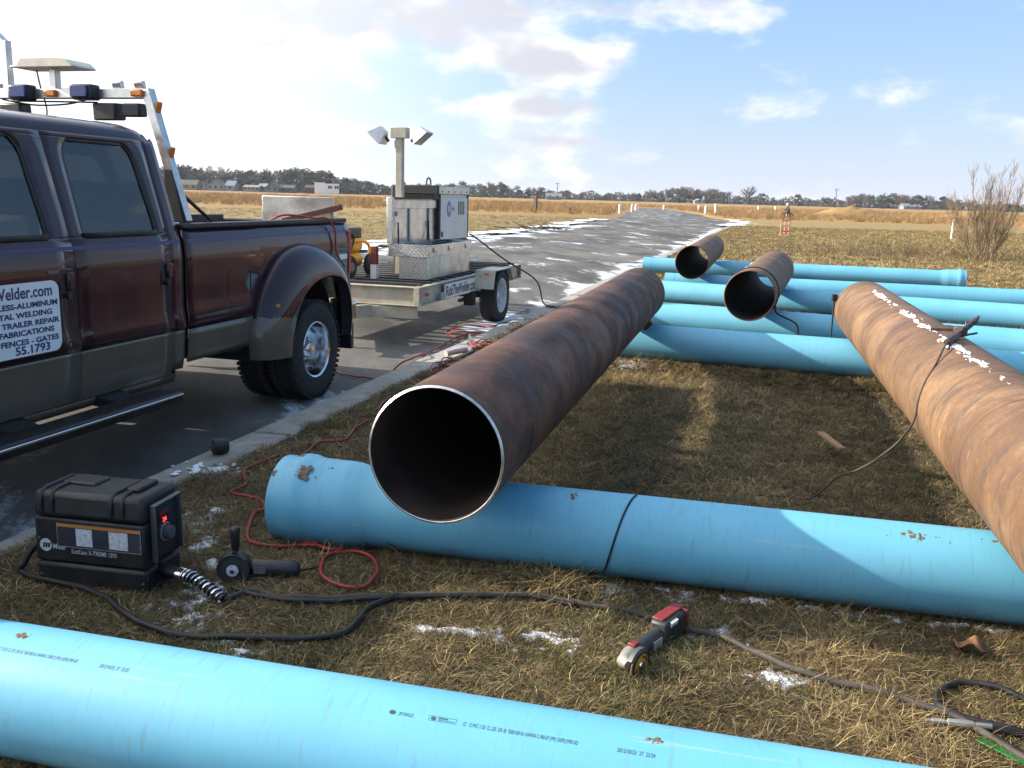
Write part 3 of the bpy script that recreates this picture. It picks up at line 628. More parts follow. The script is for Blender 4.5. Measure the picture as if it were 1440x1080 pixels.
# window outlines (rear edge, front edge) with rounded upper corners
def rnd(f, sgn):
    def k(z):
        e = max(0, z - 1.74) / .10; q = max(0, 1.37 - z) / .05
        return f(z) + sgn * (.07 * e * e + .018 * q * q)
    return k
rwR, rwF = rnd(lin(1.32, 1.515, 1.84, 1.56), 1), rnd(lin(1.32, 2.155, 1.84, 2.135), -1)
fwR, fwF = rnd(lin(1.32, 2.385, 1.84, 2.41), 1), rnd(lin(1.32, 3.30, 1.84, 2.86), -1)
M2 = {1: M_MAROON}
for m_ in (1, -1):
    cabc = patch('cab_corner', 1.335, 1.44, .72, 1.865, m_, M_MAROON, truck, ns=3)
    patch('cab_corner', 1.335, 1.44, .47, .715, m_, M_TAN, truck, ns=3)
    for nm, s0, s1, wr, wf in (('rear_door', 1.448, 2.246, rwR, rwF), ('front_door', 2.254, 3.34, fwR, fwF)):
        d_ = patch(nm, s0, s1, .72, 1.32, m_, M_MAROON, truck, ns=8)
        patch('lower_panel', s0, s1, .44, .716, m_, M_TAN, d_, ns=8, off=.001)
        top = 1.865
        fs1 = (lambda z, s1=s1: s1) if nm == 'rear_door' else lin(1.32, 3.38, 1.865, 2.90)
        ex = [1.78, 1.80, 1.82, 1.835, 1.33, 1.345, 1.36]
        patch('window_frame', s0, wr, 1.32, 1.84, m_, M_MAROON, d_, ns=3, extra=ex); patch('window_frame', wf, fs1, 1.32, 1.84, m_, M_MAROON, d_, ns=3, extra=ex); patch('window_frame', s0, fs1, 1.84, top, m_, M_MAROON, d_, ns=10)
        patch('window_seal', lambda z, wr=wr: wr(z) - .004, lambda z, wr=wr: wr(z) + .018, 1.32, 1.838, m_, M_TRIM, d_, off=-.003, ns=1, solid=.012, extra=ex); patch('window_seal', lambda z, wf=wf: wf(z) - .018, lambda z, wf=wf: wf(z) + .004, 1.32, 1.838, m_, M_TRIM, d_, off=-.003, ns=1, solid=.012, extra=ex)
        patch('window_seal', wr, wf, 1.315, 1.342, m_, M_TRIM, d_, off=.004, ns=4, solid=.012); patch('window_seal', wr, wf, 1.822, 1.842, m_, M_TRIM, d_, off=-.003, ns=4, solid=.012)
        patch('window_glass', wr, wf, 1.33, 1.836, m_, M_GLASS, d_, off=-.012, ns=6, solid=0, extra=ex)
        hx = s0 + (.055 if nm == 'rear_door' else .075)
        b = MB(); b.box(hx - .05, hx + .055, m_ * 1.002, m_ * 1.013, 1.015, 1.165); b.build('handle_recess', M_MAROON, d_, bevel=.006)
        b = MB(); b.box(hx + .0, hx + .045, m_ * 1.008, m_ * 1.016, 1.035, 1.15); b.build('handle_pocket', M_TRIM, d_, bevel=.004)
        b = MB(); b.box(hx - .04, hx + .01, m_ * 1.012, m_ * 1.034, 1.05, 1.145); b.build('door_handle', M_MAROON, d_, bevel=.01)
        b = MB(); b.lathe([(.0, .022), (.017, .022), (.019, 0)], (hx + .0, m_ * 1.010, 1.028), 'Y', 14); b.build('lock', M_TRIM, d_)
    patch('rocker_panel', 1.38, 3.42, .385, .436, m_, M_TAN, truck, off=-.01, ns=8)
    patch('pinstripe', 1.34, 3.34, 1.258, 1.276, m_, M_STRIPE, truck, off=.0035, ns=12, solid=0)
    patch('pinstripe', -1.0, 1.27, 1.258, 1.276, m_, M_STRIPE, truck, off=.0035, ns=12, solid=0)
    # bed side
    def zlow(s): return .50 if (s > .42 or s < -.66) else .96
    def bedgrid(name, s0, s1, z0f, z1f, mt, ns=24, nz=10):
        b = MB(); rows = []
        for k in range(nz + 1):
            row = []
            for j in range(ns + 1):
                s_ = s0 + (s1 - s0) * j / ns; z = z0f(s_) + (z1f(s_) - z0f(s_)) * k / nz; row.append((s_, m_ * YB(z), z))
            rows.append(row)
        b.grid(rows, flip=(m_ < 0)); o = b.build(name, mt, truck, smooth=40, fix=False, solid=.015); o.modifiers['solid'].offset = 1; return o
    bs = bedgrid('bed_side', -1.02, 1.285, lambda s: .99 if -.70 < s < .44 else .716, lambda s: 1.335, M_MAROON, 36, 10)
    bedgrid('bed_lower_panel', .46, 1.285, lambda s: .50, lambda s: .712, M_TAN, 8, 5); bedgrid('bed_lower_panel', -1.02, -.68, lambda s: .52, lambda s: .712, M_TAN, 8, 5)
    b = MB(); b.box(-1.02, 1.285, m_ * .90, m_ * .985, 1.336, 1.372); b.build('bed_rail_cap', M_TRIM, truck, bevel=.012)
    # fuel door outline
    if m_ > 0:
        b = MB(); c4 = [(.56, .84), (.60, .82), (.80, .83), (.84, .87), (.84, 1.02), (.80, 1.06), (.60, 1.05), (.56, 1.01)]
        b.tube([(s_, YB(z) + .001, z) for s_, z in c4], .0028, 5, closed=True); b.build('fuel_door_seam', M_TRIM, truck)
    # wide rear fender
    def resamp(pts, n):
        sp = spline([(x, z, 0) for x, z in pts], 12); d = [0]
        for a, c_ in zip(sp, sp[1:]): d.append(d[-1] + (c_ - a).length)
        out = []; k = 0
        for i in range(n):
            t = d[-1] * i / (n - 1)
            while k < len(d) - 2 and d[k + 1] < t: k += 1
            f = (t - d[k]) / max(1e-9, d[k + 1] - d[k]); q = sp[k].lerp(sp[k + 1], min(1, f)); out.append((q.x, q.y))
        return out
    O_ = resamp([(.56, .395), (.575, .55), (.545, .70), (.46, .87), (.33, 1.02), (.15, 1.14), (-.08, 1.195), (-.32, 1.175), (-.55, 1.08), (-.70, .94), (-.78, .78), (-.80, .6), (-.80, .44)], 150)
    I_ = resamp([(.315, .395), (.285, .55), (.215, .70), (.10, .83), (-.10, .92), (-.32, .945), (-.53, .905), (-.645, .79), (-.685, .62), (-.68, .50), (-.66, .42)], 150)
    b = MB(); rows = []
    for (ox, oz), (ix, iz) in zip(O_, I_):
        row = [(ox, m_ * .985, oz)]
        for f in np.linspace(0, 90, 10):
            c_, s_ = 1 - math.cos(R(f)), math.sin(R(f)); row.append((ox + (ix - ox) * c_, m_ * (1.0 + .185 * s_ ** .9), oz + (iz - oz) * c_))
        row.append((ix, m_ * 1.172, iz)); row.append((ix - (ix + .1) * .03, m_ * 1.10, iz - (iz - .4) * .02)); rows.append(row)
    k0 = len(rows[0])
    for i in range(len(rows) - 1):
        for j in range(k0 - 1):
            zc_ = (rows[i][j][2] + rows[i + 1][j][2]) / 2; b.cur = 1 if (zc_ < .70 and rows[i][j][0] > 0) else (2 if j >= k0 - 2 else 0)
            b.add([rows[i][j], rows[i][j + 1], rows[i + 1][j + 1], rows[i + 1][j]], [(0, 1, 2, 3)])
    fo = b.build('rear_fender', [M_MAROON, M_TAN, M_TRIM], truck, smooth=0, fix=False)
    bmf = bmesh.new(); bmf.from_mesh(fo.data); bmesh.ops.remove_doubles(bmf, verts=bmf.verts, dist=.0004); bmesh.ops.recalc_face_normals(bmf, faces=bmf.faces); bmf.to_mesh(fo.data); bmf.free(); fo.data.polygons.foreach_set('use_smooth', [True] * len(fo.data.polygons)); fo.data.set_sharp_from_angle(angle=R(60))
    b = MB(); b.lathe([(.016, 0), (.026, .0), (.024, .012), (0, .014)], (.40, m_ * 1.128, .775), 'Y', 12); ml = b.build('side_marker', M_AMBER, fo); ml.scale = (1.5, 1, .6); ml.location = (.40 * -.5, 0, .775 * .4)
    b = MB(); b.box(-.75, -.70, m_ * 1.02, m_ * 1.17, .30, .52); b.build('mud_flap', M_TRIM, truck, bevel=.005)
    # wheel well liner
    b = MB(); b.lathe([(.60, m_ * .55), (.60, m_ * 1.0)], (-.12, 0, .42), 'Y', 20, R(-5), R(185)); b.lathe([(.60, m_ * .55), (.0, m_ * .55)], (-.12, 0, .42), 'Y', 20, R(-5), R(185)); b.build('wheel_well', M_UNDER, truck)

def tyre_prof(w_, Ro, Rb):
    h = w_ / 2; P_ = [(Rb, -h * .86), (Rb + .012, -h * .96), (Rb + (Ro - Rb) * .45, -h * 1.03), (Ro - .035, -h * .97), (Ro - .008, -h * .86), (Ro, -h * .78)]
    for k in (-.46, -.16, .16, .46): P_ += [(Ro, h * k - .012), (Ro - .011, h * k - .009), (Ro - .011, h * k + .005), (Ro, h * k + .008)]
    return P_ + [(Ro, h * .78), (Ro - .008, h * .86), (Ro - .035, h * .97), (Ro + (Rb - Ro) * .55, h * 1.03), (Rb + .012, h * .96), (Rb, h * .86)]
def wheel(x, y, m_, inner=False, dish=True, Ro=.385, w_=.215, parent=truck, mrim=None):
    b = MB(); b.lathe([(r_, h * m_) for r_, h in tyre_prof(w_, Ro, .212)], (x, y, Ro), 'Y', 56); t = b.build('tyre', M_RUBBER, parent, smooth=35)
    # tread blocks on the shoulders
    b = MB(); o_ = Vector((x, y, Ro))
    for sd_ in (-1, 1):
        for k in range(56):
            a = 2 * math.pi * (k + .5 * (sd_ > 0)) / 56; dr = Vector((math.cos(a), 0, math.sin(a))); dt = Vector((-math.sin(a), 0, math.cos(a)))
            c_ = o_ + dr * (Ro - .007) + Vector((0, sd_ * w_ * .44, 0)); vs = [c_ + dr * i_ * .010 + dt * j_ * .012 + Vector((0, l_ * .014 * sd_, 0)) for i_ in (-1, .9) for j_ in (-1, 1) for l_ in (-1, 1)]
            b.add(vs, [(0, 1, 3, 2), (4, 6, 7, 5), (0, 4, 5, 1), (2, 3, 7, 6), (0, 2, 6, 4), (1, 5, 7, 3)])
    tb = b.build('tread_blocks', M_RUBBER, t); tag(tb, kind='stuff')
    if inner: return t
    mr = mrim or M_CHROME; d0 = w_ / 2
    b = MB(); b.lathe([(.214, m_ * d0 * .80), (.222, m_ * d0 * .93), (.216, m_ * d0 * .98), (.204, m_ * d0 * .90), (.196, m_ * d0 * .6), (.188, m_ * .0), (.182, m_ * -.05), (.168, m_ * -.068), (.12, m_ * -.055), (.10, m_ * -.045), (.09, m_ * -.04), (.0, m_ * -.04)], (x, y, Ro), 'Y', 48); rm_ = b.build('rim', mr, t, smooth=35)
    b = MB()
    for k in range(8):
        a = 2 * math.pi * k / 8; c_ = Vector((x + .145 * math.cos(a), y + m_ * -.058, Ro + .145 * math.sin(a))); b.lathe([(.0, m_ * .006), (.021, m_ * .006), (.023, m_ * -.006)], c_, 'Y', 12)
    tag(b.build('hand_hole', M_UNDER, rm_), kind='stuff')
    b = MB(); b.lathe([(.088, m_ * -.04), (.085, m_ * -.012), (.066, m_ * .0), (.055, m_ * .045), (.046, m_ * .055), (0, m_ * .06)], (x, y, Ro), 'Y', 32); b.build('hub', mr, t)
    b = MB()
    for k in range(8):
        a = 2 * math.pi * (k + .5) / 8; b.lathe([(.012, m_ * -.02), (.012, m_ * .018), (.008, m_ * .024), (0, m_ * .024)], (x + .077 * math.cos(a), y, Ro + .077 * math.sin(a)), 'Y', 8)
    tag(b.build('lug_nut', mr, t), kind='stuff'); return t
for m_ in (1, -1):
    wheel(-.10, m_ * 1.065, m_); wheel(-.10, m_ * .80, m_, inner=True); wheel(4.22, m_ * .92, m_)

# roof, rear wall, windscreen, bonnet and front end
up = [(.823, 1.866), (.81, 1.90), (.78, 1.930), (.72, 1.952), (.60, 1.968), (.40, 1.984), (.2, 1.992), (0, 1.995)]
cross = [(y, z) for y, z in up] + [(-y, z) for y, z in up[-2::-1]]
b = MB(); rows = []
for x, dy, dz in ((1.333, .035, .105), (1.340, .02, .07), (1.36, .008, .036), (1.40, .0, .014), (1.5, 0, .002), (1.9, 0, 0), (2.4, 0, 0), (2.72, 0, .008), (2.86, .004, .024), (2.92, .012, .05)):
    rows.append([(x, y - math.copysign(dy, y) if abs(y) > .01 else y, max(1.862, z - dz * (1 if z > 1.9 else (z - 1.862) / .04))) for y, z in cross])
b.grid(rows); b.build('roof', M_MAROON, truck, smooth=50)
b = MB(); b.add([(1.338, YB(z) - .004, z) for z, _ in SEC if z > .6] + [(1.338, y - .012, z - .03) for y, z in cross[1:-1]] + [(1.338, -YB(z) + .004, z) for z, _ in reversed(SEC) if z > .6], [tuple(range(len([1 for z, _ in SEC if z > .6]) * 2 + len(cross) - 2))])
b.build('cab_rear_wall', M_MAROON, truck, smooth=0)
b = MB(); b.box(1.325, 1.333, -.62, .62, 1.40, 1.80); b.build('rear_window', mat('dark_glass', (.01, .012, .013), .05, var=0), truck, bevel=.003)
b = MB(); rows = []
for k in range(7):
    t = k / 6; rows.append([(3.42 - .52 * t + .07 * (1 - (j / 5 - 1) ** 2) * (1 - .4 * t), (j / 5 - 1) * (.93 - .12 * t), 1.31 + .575 * t) for j in range(11)])
b.grid(rows); b.build('windscreen', M_GLASS, truck)
for m_ in (1, -1):
    b = MB(); b.beam((3.43, m_ * .955, 1.30), (2.90, m_ * .825, 1.885), .06, .07); b.build('windscreen_pillar', M_MAROON, truck, bevel=.015)
    # front wing with wheel arch
    b = MB(); rows = []
    for j in range(25):
        s_ = 3.35 + 1.52 * j / 24; e = abs(s_ - 4.22); zl = .44 if e > .46 else .40 + math.sqrt(max(0, .46 ** 2 - e * e)) * 1.0 + .0; tp = 1.19 - .05 * max(0, (s_ - 3.4)) / 1.5; cv = 0 if s_ < 4.55 else (s_ - 4.55) ** 2 * .9
        zl = min(zl, .88); rows.append([(s_, m_ * ((YB(zl + (tp - zl) * k / 8) if zl + (tp - zl) * k / 8 < 1.1 else 1.008 - (zl + (tp - zl) * k / 8 - 1.1) * .7) - cv), zl + (tp - zl) * k / 8) for k in range(9)])
    b.grid(rows); b.build('front_wing', M_MAROON, truck, smooth=50, solid=.012)
    b = MB(); b.lathe([(.45, m_ * .55), (.45, m_ * .97)], (4.22, 0, .40), 'Y', 18, R(0), R(180)); b.build('wheel_well', M_UNDER, truck)
    b = MB(); b.box(4.84, 4.90, m_ * .60, m_ * .88, .80, 1.02); b.build('headlight', mat('headlamp_lens', (.6, .6, .6), .1, var=.05), truck, bevel=.02)
b = MB(); rows = []
for k in range(9):
    s_ = 3.40 + 1.50 * k / 8; rows.append([(s_ - .10 * abs(j / 6 - 1) ** 3, (j / 6 - 1) * (.93 - (.10 * max(0, s_ - 4.5) / .4)), 1.225 - .08 * (s_ - 3.4) / 1.5 + .03 * (1 - (j / 6 - 1) ** 2) + .02 * (abs(j / 6 - 1) > .55) - .04 * (abs(j / 6 - 1) > .95) - (.05 if k == 8 else 0)) for j in range(13)])
b.grid(rows); b.build('bonnet', M_MAROON, truck, smooth=50)
b = MB(); b.box(4.80, 4.88, -.60, .60, .76, 1.08); b.build('grille', M_CHROME, truck, bevel=.02)
b = MB(); b.box(4.82, 4.98, -.98, .98, .46, .70); b.build('front_bumper', M_CHROME, truck, bevel=.04)
b = MB(); b.box(1.36, 3.34, -.94, .94, .44, .50); b.box(1.40, 4.7, -.42, -.32, .38, .50); b.box(-1.0, 4.7, .32, .42, .38, .50); b.box(-1.0, 1.4, -.42, -.32, .38, .50); b.box(3.36, 3.40, -.9, .9, .5, 1.2); b.box(3.4, 4.75, -.60, .60, .5, 1.1); b.build('chassis', M_UNDER, truck)
b = MB(); b.tube([(-.10, -1.0, .385), (-.10, 1.0, .385)], .06, 12); b.lathe([(.0, -.14), (.12, -.1), (.16, 0), (.12, .1), (0, .14)], (-.10, 0, .385), 'Y', 16); b.build('rear_axle', M_UNDER, truck)
for m_ in (1, -1):
    b = MB(); b.box(1.37, 3.33, m_ * .962, m_ * .972, .50, 1.27); b.build('door_liner', M_INT, truck)
    b = MB(); b.box(.62, .80, m_ * .80, m_ * .96, .47, .52); b.build('exhaust_hanger', M_UNDER, truck, bevel=.01)
for x, n_ in ((1.62, 'rear'), (2.55, 'front')):
    for yy in ((-.48, .48) if n_ == 'front' else (-.5, 0, .5)):
        b = MB(); b.box(x - .08, x + .08, yy - .24, yy + .24, .80, 1.40); st_ = b.build('seat_back', M_INT, truck, bevel=.04)
        b = MB(); b.box(x - .05, x + .05, yy - .13, yy + .13, 1.44, 1.62); b.build('headrest', M_INT, st_, bevel=.04)
b = MB(); b.box(3.05, 3.35, -.9, .9, 1.0, 1.27); b.build('dashboard', M_INT, truck, bevel=.03)
b = MB(); b.tube([(2.98 + .05 * math.sin(a), .45 + .19 * math.cos(a), 1.22 + .18 * math.sin(a)) for a in np.linspace(0, 6.283, 25)[:-1]], .014, 8, closed=True); b.build('steering_wheel', M_TRIM, truck)
# bed tub, tailgate, tail lights
b = MB(); b.box(-1.0, 1.27, -.90, .90, .70, .74); b.box(1.25, 1.285, -.97, .97, .70, 1.335)
for m_ in (1, -1): b.box(-1.0, 1.25, m_ * .88, m_ * .895, .742, 1.333)
b.build('bed_tub', M_MAROON, truck)
b = MB(); b.box(-1.045, -.985, -.86, .86, .72, 1.34); b.build('tailgate', M_MAROON, truck, bevel=.015)
b = MB(); b.box(-1.22, -1.05, -.98, .98, .48, .64); b.build('rear_bumper', M_CHROME, truck, bevel=.02)
for m_ in (1, -1):
    b = MB(); b.box(-1.05, -.99, m_ * .865, m_ * 1.012, .90, 1.27); b.build('tail_light', M_REDLENS, truck, bevel=.01)
    b = MB(); b.box(-.96, -.82, m_ * 1.006, m_ * 1.014, 1.03, 1.075); b.build('bed_badge', M_CHROME, truck, bevel=.003)
    # towing mirror
    b = MB(); b.box(3.16, 3.30, m_ * 1.20, m_ * 1.40, 1.22, 1.56); mr_ = b.build('door_mirror', M_TRIM, truck, bevel=.04)
    b = MB(); b.beam((3.22, m_ * .97, 1.33), (3.22, m_ * 1.22, 1.36), .05, .04); b.build('mirror_arm', M_TRIM, mr_, bevel=.01)
    b = MB(); b.box(3.152, 3.160, m_ * 1.225, m_ * 1.375, 1.26, 1.52); b.build('mirror_glass', M_CHROME, mr_)
    # running board
    b = MB(); b.box(1.69, 3.38, m_ * 1.06, m_ * 1.235, .345, .415); rb = b.build('running_board', mat('dark_step', (.03, .03, .034), .3, .6), truck, bevel=.018)
    b = MB(); b.box(1.70, 3.37, m_ * 1.222, m_ * 1.240, .385, .401); b.build('chrome_strip', M_CHROME, rb, bevel=.004)
    for x in (1.98, 2.72):
        b = MB(); b.add([(x - .09, m_ * .93, .44), (x + .13, m_ * .93, .44), (x + .09, m_ * 1.16, .40), (x - .05, m_ * 1.16, .40), (x - .09, m_ * .93, .385), (x + .13, m_ * .93, .385), (x + .09, m_ * 1.16, .35), (x - .05, m_ * 1.16, .35)], [(0, 1, 2, 3), (7, 6, 5, 4), (0, 4, 5, 1), (1, 5, 6, 2), (2, 6, 7, 3), (3, 7, 4, 0)]); b.build('step_bracket', M_UNDER, rb)
# light rack behind the cab
rk = MB(); rk.beam((1.13, -.66, 2.165), (1.13, .66, 2.165), .058, .062, (0, 0, 1)); rack = rk.build('light_rack', M_ALU, truck, bevel=.006)
for m_ in (1, -1):
    b = MB(); b.beam((1.13, m_ * .905, 1.375), (1.13, m_ * .665, 2.19), .060, .062, (1, 0, 0)); b.build('rack_leg', M_ALU, rack, bevel=.006)
    b = MB(); b.prism([(.915, 1.375), (.78, 1.375), (.80, 1.70), (.84, 1.70)], lambda u_, v_, d: (d, m_ * u_, v_), 1.165, 1.185); b.build('rack_gusset', M_TRIM, rack)
    b = MB(); b.tube([(1.10, m_ * .86, 1.55), (.85, m_ * .90, 1.38)], .012, 8); b.build('rack_strut', M_TRIM, rack)
    for (yy, zz_) in ((.705, 2.075), (.785, 1.80)):
        b = MB(); b.obox((1.13, m_ * (yy + .03), zz_), (.05, .022, .085), (m_ * R(-16), 0, 0)); b.build('marker_light', M_AMBER, rack, bevel=.008)
    b = MB(); b.obox((1.17, m_ * .615, 2.165), (.03, .085, .042)); b.build('marker_light', M_AMBER, rack, bevel=.008)
    b = MB(); b.obox((1.185, m_ * .245, 2.168), (.09, .155, .095)); bl_ = b.build('strobe_housing', M_BLACKPL, rack, bevel=.012)
    b = MB(); b.obox((1.235, m_ * .235, 2.170), (.02, .13, .075)); b.build('strobe_lens', M_BLUELENS, bl_, bevel=.008)
    for yy, zz_, s_ in ((.365, 2.055, 1.0), (.555, 2.065, .78)):
        b = MB(); b.prism([(-.055, -.05), (.055, -.058), (.06, .05), (-.04, .055)], lambda u_, v_, d: (1.12 + u_ * s_, m_ * yy + d * s_, zz_ + v_ * s_), -.085, .085); lp = b.build('work_lamp', M_BLACKPL, rack, bevel=.012)
        b = MB(); b.beam((1.13, m_ * yy, zz_ + .04), (1.13, m_ * yy, 2.14), .02, .03); b.build('lamp_bracket', M_ALU, lp)
        b = MB(); b.obox((1.12 - .056 * s_, m_ * yy, zz_), (.012, .13 * s_, .075 * s_)); b.build('lamp_lens', M_CHROME, lp)
    for yy in (.44, .60):
        b = MB(); b.obox((1.12, m_ * yy, 2.218), (.05, .062, .05), (0, R(20), R(10))); b.build('small_lamp', M_ALU, rack, bevel=.008)
b = MB(); b.obox((1.17, -.04, 2.165), (.03, .085, .042)); b.build('marker_light', M_AMBER, rack, bevel=.008)
b = MB(); b.beam((1.13, -.03, 2.19), (1.13, -.03, 2.32), .05, .05, (1, 0, 0)); b.build('antenna_post', M_ALU, rack, bevel=.004)
b = MB(); b.prism([(-.25, 2.318), (.23, 2.318), (.23, 2.328), (.19, 2.362), (.12, 2.378), (-.17, 2.378), (-.20, 2.335), (-.25, 2.328)], lambda u_, v_, d: (1.13 + d, u_ - .03, v_), -.11, .11); b.build('flat_antenna', M_WHITEPL, rack, bevel=.02)
b = MB(); b.tube(spline([(1.10, -.20, 2.33), (1.12, -.16, 2.22), (1.12, -.12, 2.05), (1.2, -.12, 1.96)], 6), .005, 6); b.tube(spline([(1.14, -.45, 2.13), (1.14, -.2, 2.095), (1.14, .05, 2.10), (1.14, .22, 2.13)], 6), .006, 6); b.tube(spline([(1.15, -.4, 2.12), (1.15, 0, 2.115), (1.15, .3, 2.11)], 6), .006, 6); b.build('rack_wiring', M_TRIM, rack)
b = MB(); b.beam((1.13, -.40, 2.19), (1.13, -.40, 2.50), .05, .05, (1, 0, 0)); b.beam((1.13, -.41, 2.48), (1.13, -.52, 2.58), .05, .05, (1, 0, 0)); b.build('rack_upright', M_ALU, rack, bevel=.005)
# magnetic door sign
sg = MB(); x0, x1, z0, z1 = 2.40, 3.30, .755, 1.115; rr = .05; pts_ = []
for cx, cz, a0 in ((x1 - rr, z1 - rr, 0), (x0 + rr, z1 - rr, 90), (x0 + rr, z0 + rr, 180), (x1 - rr, z0 + rr, 270)):
    for k in range(6): a = R(a0 + 18 * k); pts_.append((cx + rr * math.cos(a), cz + rr * math.sin(a)))
sy = 1.0225
sg.prism(pts_, lambda u_, v_, d: (u_, d, v_), sy - .004, sy); sign = sg.build('door_sign', mat('white_magnet_sheet', (.72, .73, .74), .5, var=.04), truck, smooth=0)
M_NAVY = mat('navy_letters', (.025, .022, .13), .5)
def st(txt, xe, z, size, sx, bold=.001): return lettering(txt, size, lambda u_, v_: (xe - u_, sy + .0015, z + v_), M_NAVY, sign, 'sign_lettering', bold, 'RIGHT', sx)
st('RickTheWelder.com', 2.445, 1.042, .080, .93, .0016)
for txt, xe, z in (('STAINLESS-ALUMINUM', 2.415, .993), ('METAL WELDING', 2.455, .948), ('TRAILER REPAIR', 2.413, .903), ('FABRICATIONS', 2.450, .860), ('FENCES - GATES', 2.422, .815)):
    st(txt, xe, z, .037, 1.40, .0013)
st('55.1793', 2.482, .768, .056, 1.28, .0014)
b = MB(); b.box(2.36, 2.45, 1.009, 1.013, 1.146, 1.162); b.build('door_badge', mat('grey_badge', (.12, .11, .12), .4), truck)

# things lying in the truck bed
def diamond(name, c):
    m = NT(name); X = m.xyz()
    cs_ = []
    for sgn in (1, -1):
        u_ = m.math('ADD', m.math('ADD', X[0], X[1]), m.math('MULTIPLY', X[2], sgn)); v_ = m.math('SUBTRACT', m.math('ADD', X[0], X[1]), m.math('MULTIPLY', X[2], sgn))
        cs_.append(m.math('MULTIPLY', m.math('SINE', m.math('MULTIPLY', u_, 150)), m.math('SINE', m.math('MULTIPLY', v_, 62))))
    h = m.ramp(m.math('MAXIMUM', cs_[0], cs_[1]), .55, .9); n_ = m.noise(9, 6, .65)
    m.base(m.mix(m.math('MULTIPLY', h, .6), m.mix(m.math('MULTIPLY', m.ramp(n_, .4, .75), .5), tuple(k * .8 for k in c), tuple(k * .45 for k in c)), (.85, .84, .82))); m.set(metal=1.0, rough=m.ramp(n_, .3, .7, .28, .5)); m.bump(h, .35, .003); return m.m
M_DIAM = diamond('diamond_plate', (.62, .61, .59))
M_SHEET = mat('aluminium_sheet', (.60, .58, .55), .33, 1.0, var=.2, scale=5, dirt=.4, dirtc=(.28, .24, .2))
bedbox = empty('bed_tool_chest', TO + lfv * .56 + fwdv * -.72 + Vector((0, 0, .742)), RZV); tag(bedbox, 'diamond plate tool chest with raised lid in the truck bed', 'tool chest')
b = MB(); b.box(-.215, .215, -.34, .32, 0, .52); b.build('chest_body', M_DIAM, bedbox, bevel=.005)
b = MB(); b.box(-.240, -.225, -.345, .335, .53, .80); b.build('chest_lid', M_SHEET, bedbox, bevel=.004)
b = MB(); b.tube([(-.232, -.32, .525), (-.232, .30, .525)], .012, 8); b.build('lid_hinge', M_ALU, bedbox)
def in_truck(s_, y_, z_): return TO + fwdv * s_ + lfv * y_ + Vector((0, 0, z_))
M_BRNSTEEL = mat('painted_brown_steel', (.09, .035, .022), .6)
b = MB(); p0, p1 = in_truck(-.935, .98, 1.465), in_truck(-.88, .45, 1.335); b.beam(p0, p1, .04, .045); tag(b.build('steel_angle', M_BRNSTEEL, bevel=.003), 'brown steel bar leaning on the raised chest lid', 'steel bar')
M_REDHOSE = mat('red_rubber', (.42, .028, .018), .5, var=.2)
b = MB(); b.tube(spline([in_truck(-.05, .80, 1.36), in_truck(-.08, .90, 1.405), in_truck(-.25, .955, 1.40), in_truck(-.5, .95, 1.378), in_truck(-.62, 1.0, 1.375), in_truck(-.70, 1.03, 1.28), in_truck(-.72, 1.033, 1.1), in_truck(-.74, 1.10, .98)], 6), .008, 8); tag(b.build('air_hose', M_REDHOSE), 'red hose hanging over the truck bed rail above the fender', 'hose')
b = MB(); b.tube([in_truck(1.18, .55, 1.33), in_truck(.30, .30, 1.36)], .02, 10); tag(b.build('wooden_pole', mat('bare_wood', (.33, .19, .07), .7)), 'wooden pole lying in the truck bed behind the cab', 'pole')
b = MB(); b.lathe([(.0, .13), (.06, .125), (.10, .09), (.125, .03), (.13, -.06), (.12, -.1), (0, -.1)], (0, 0, 0), 'Z', 24); o = b.build('welding_hood', M_CHROME, smooth=60); o.location = in_truck(1.0, .62, 1.30); tag(o, 'rounded silver welding hood in the truck bed behind the cab', 'welding hood')
b = MB(); b.beam(in_truck(1.2, -.2, 1.36), in_truck(-.9, -.2, 1.34), .12, .06); tag(b.build('steel_channel', mat('black_steel', (.02, .021, .022), .5), bevel=.004), 'long black steel channel lying lengthwise in the truck bed', 'steel channel')
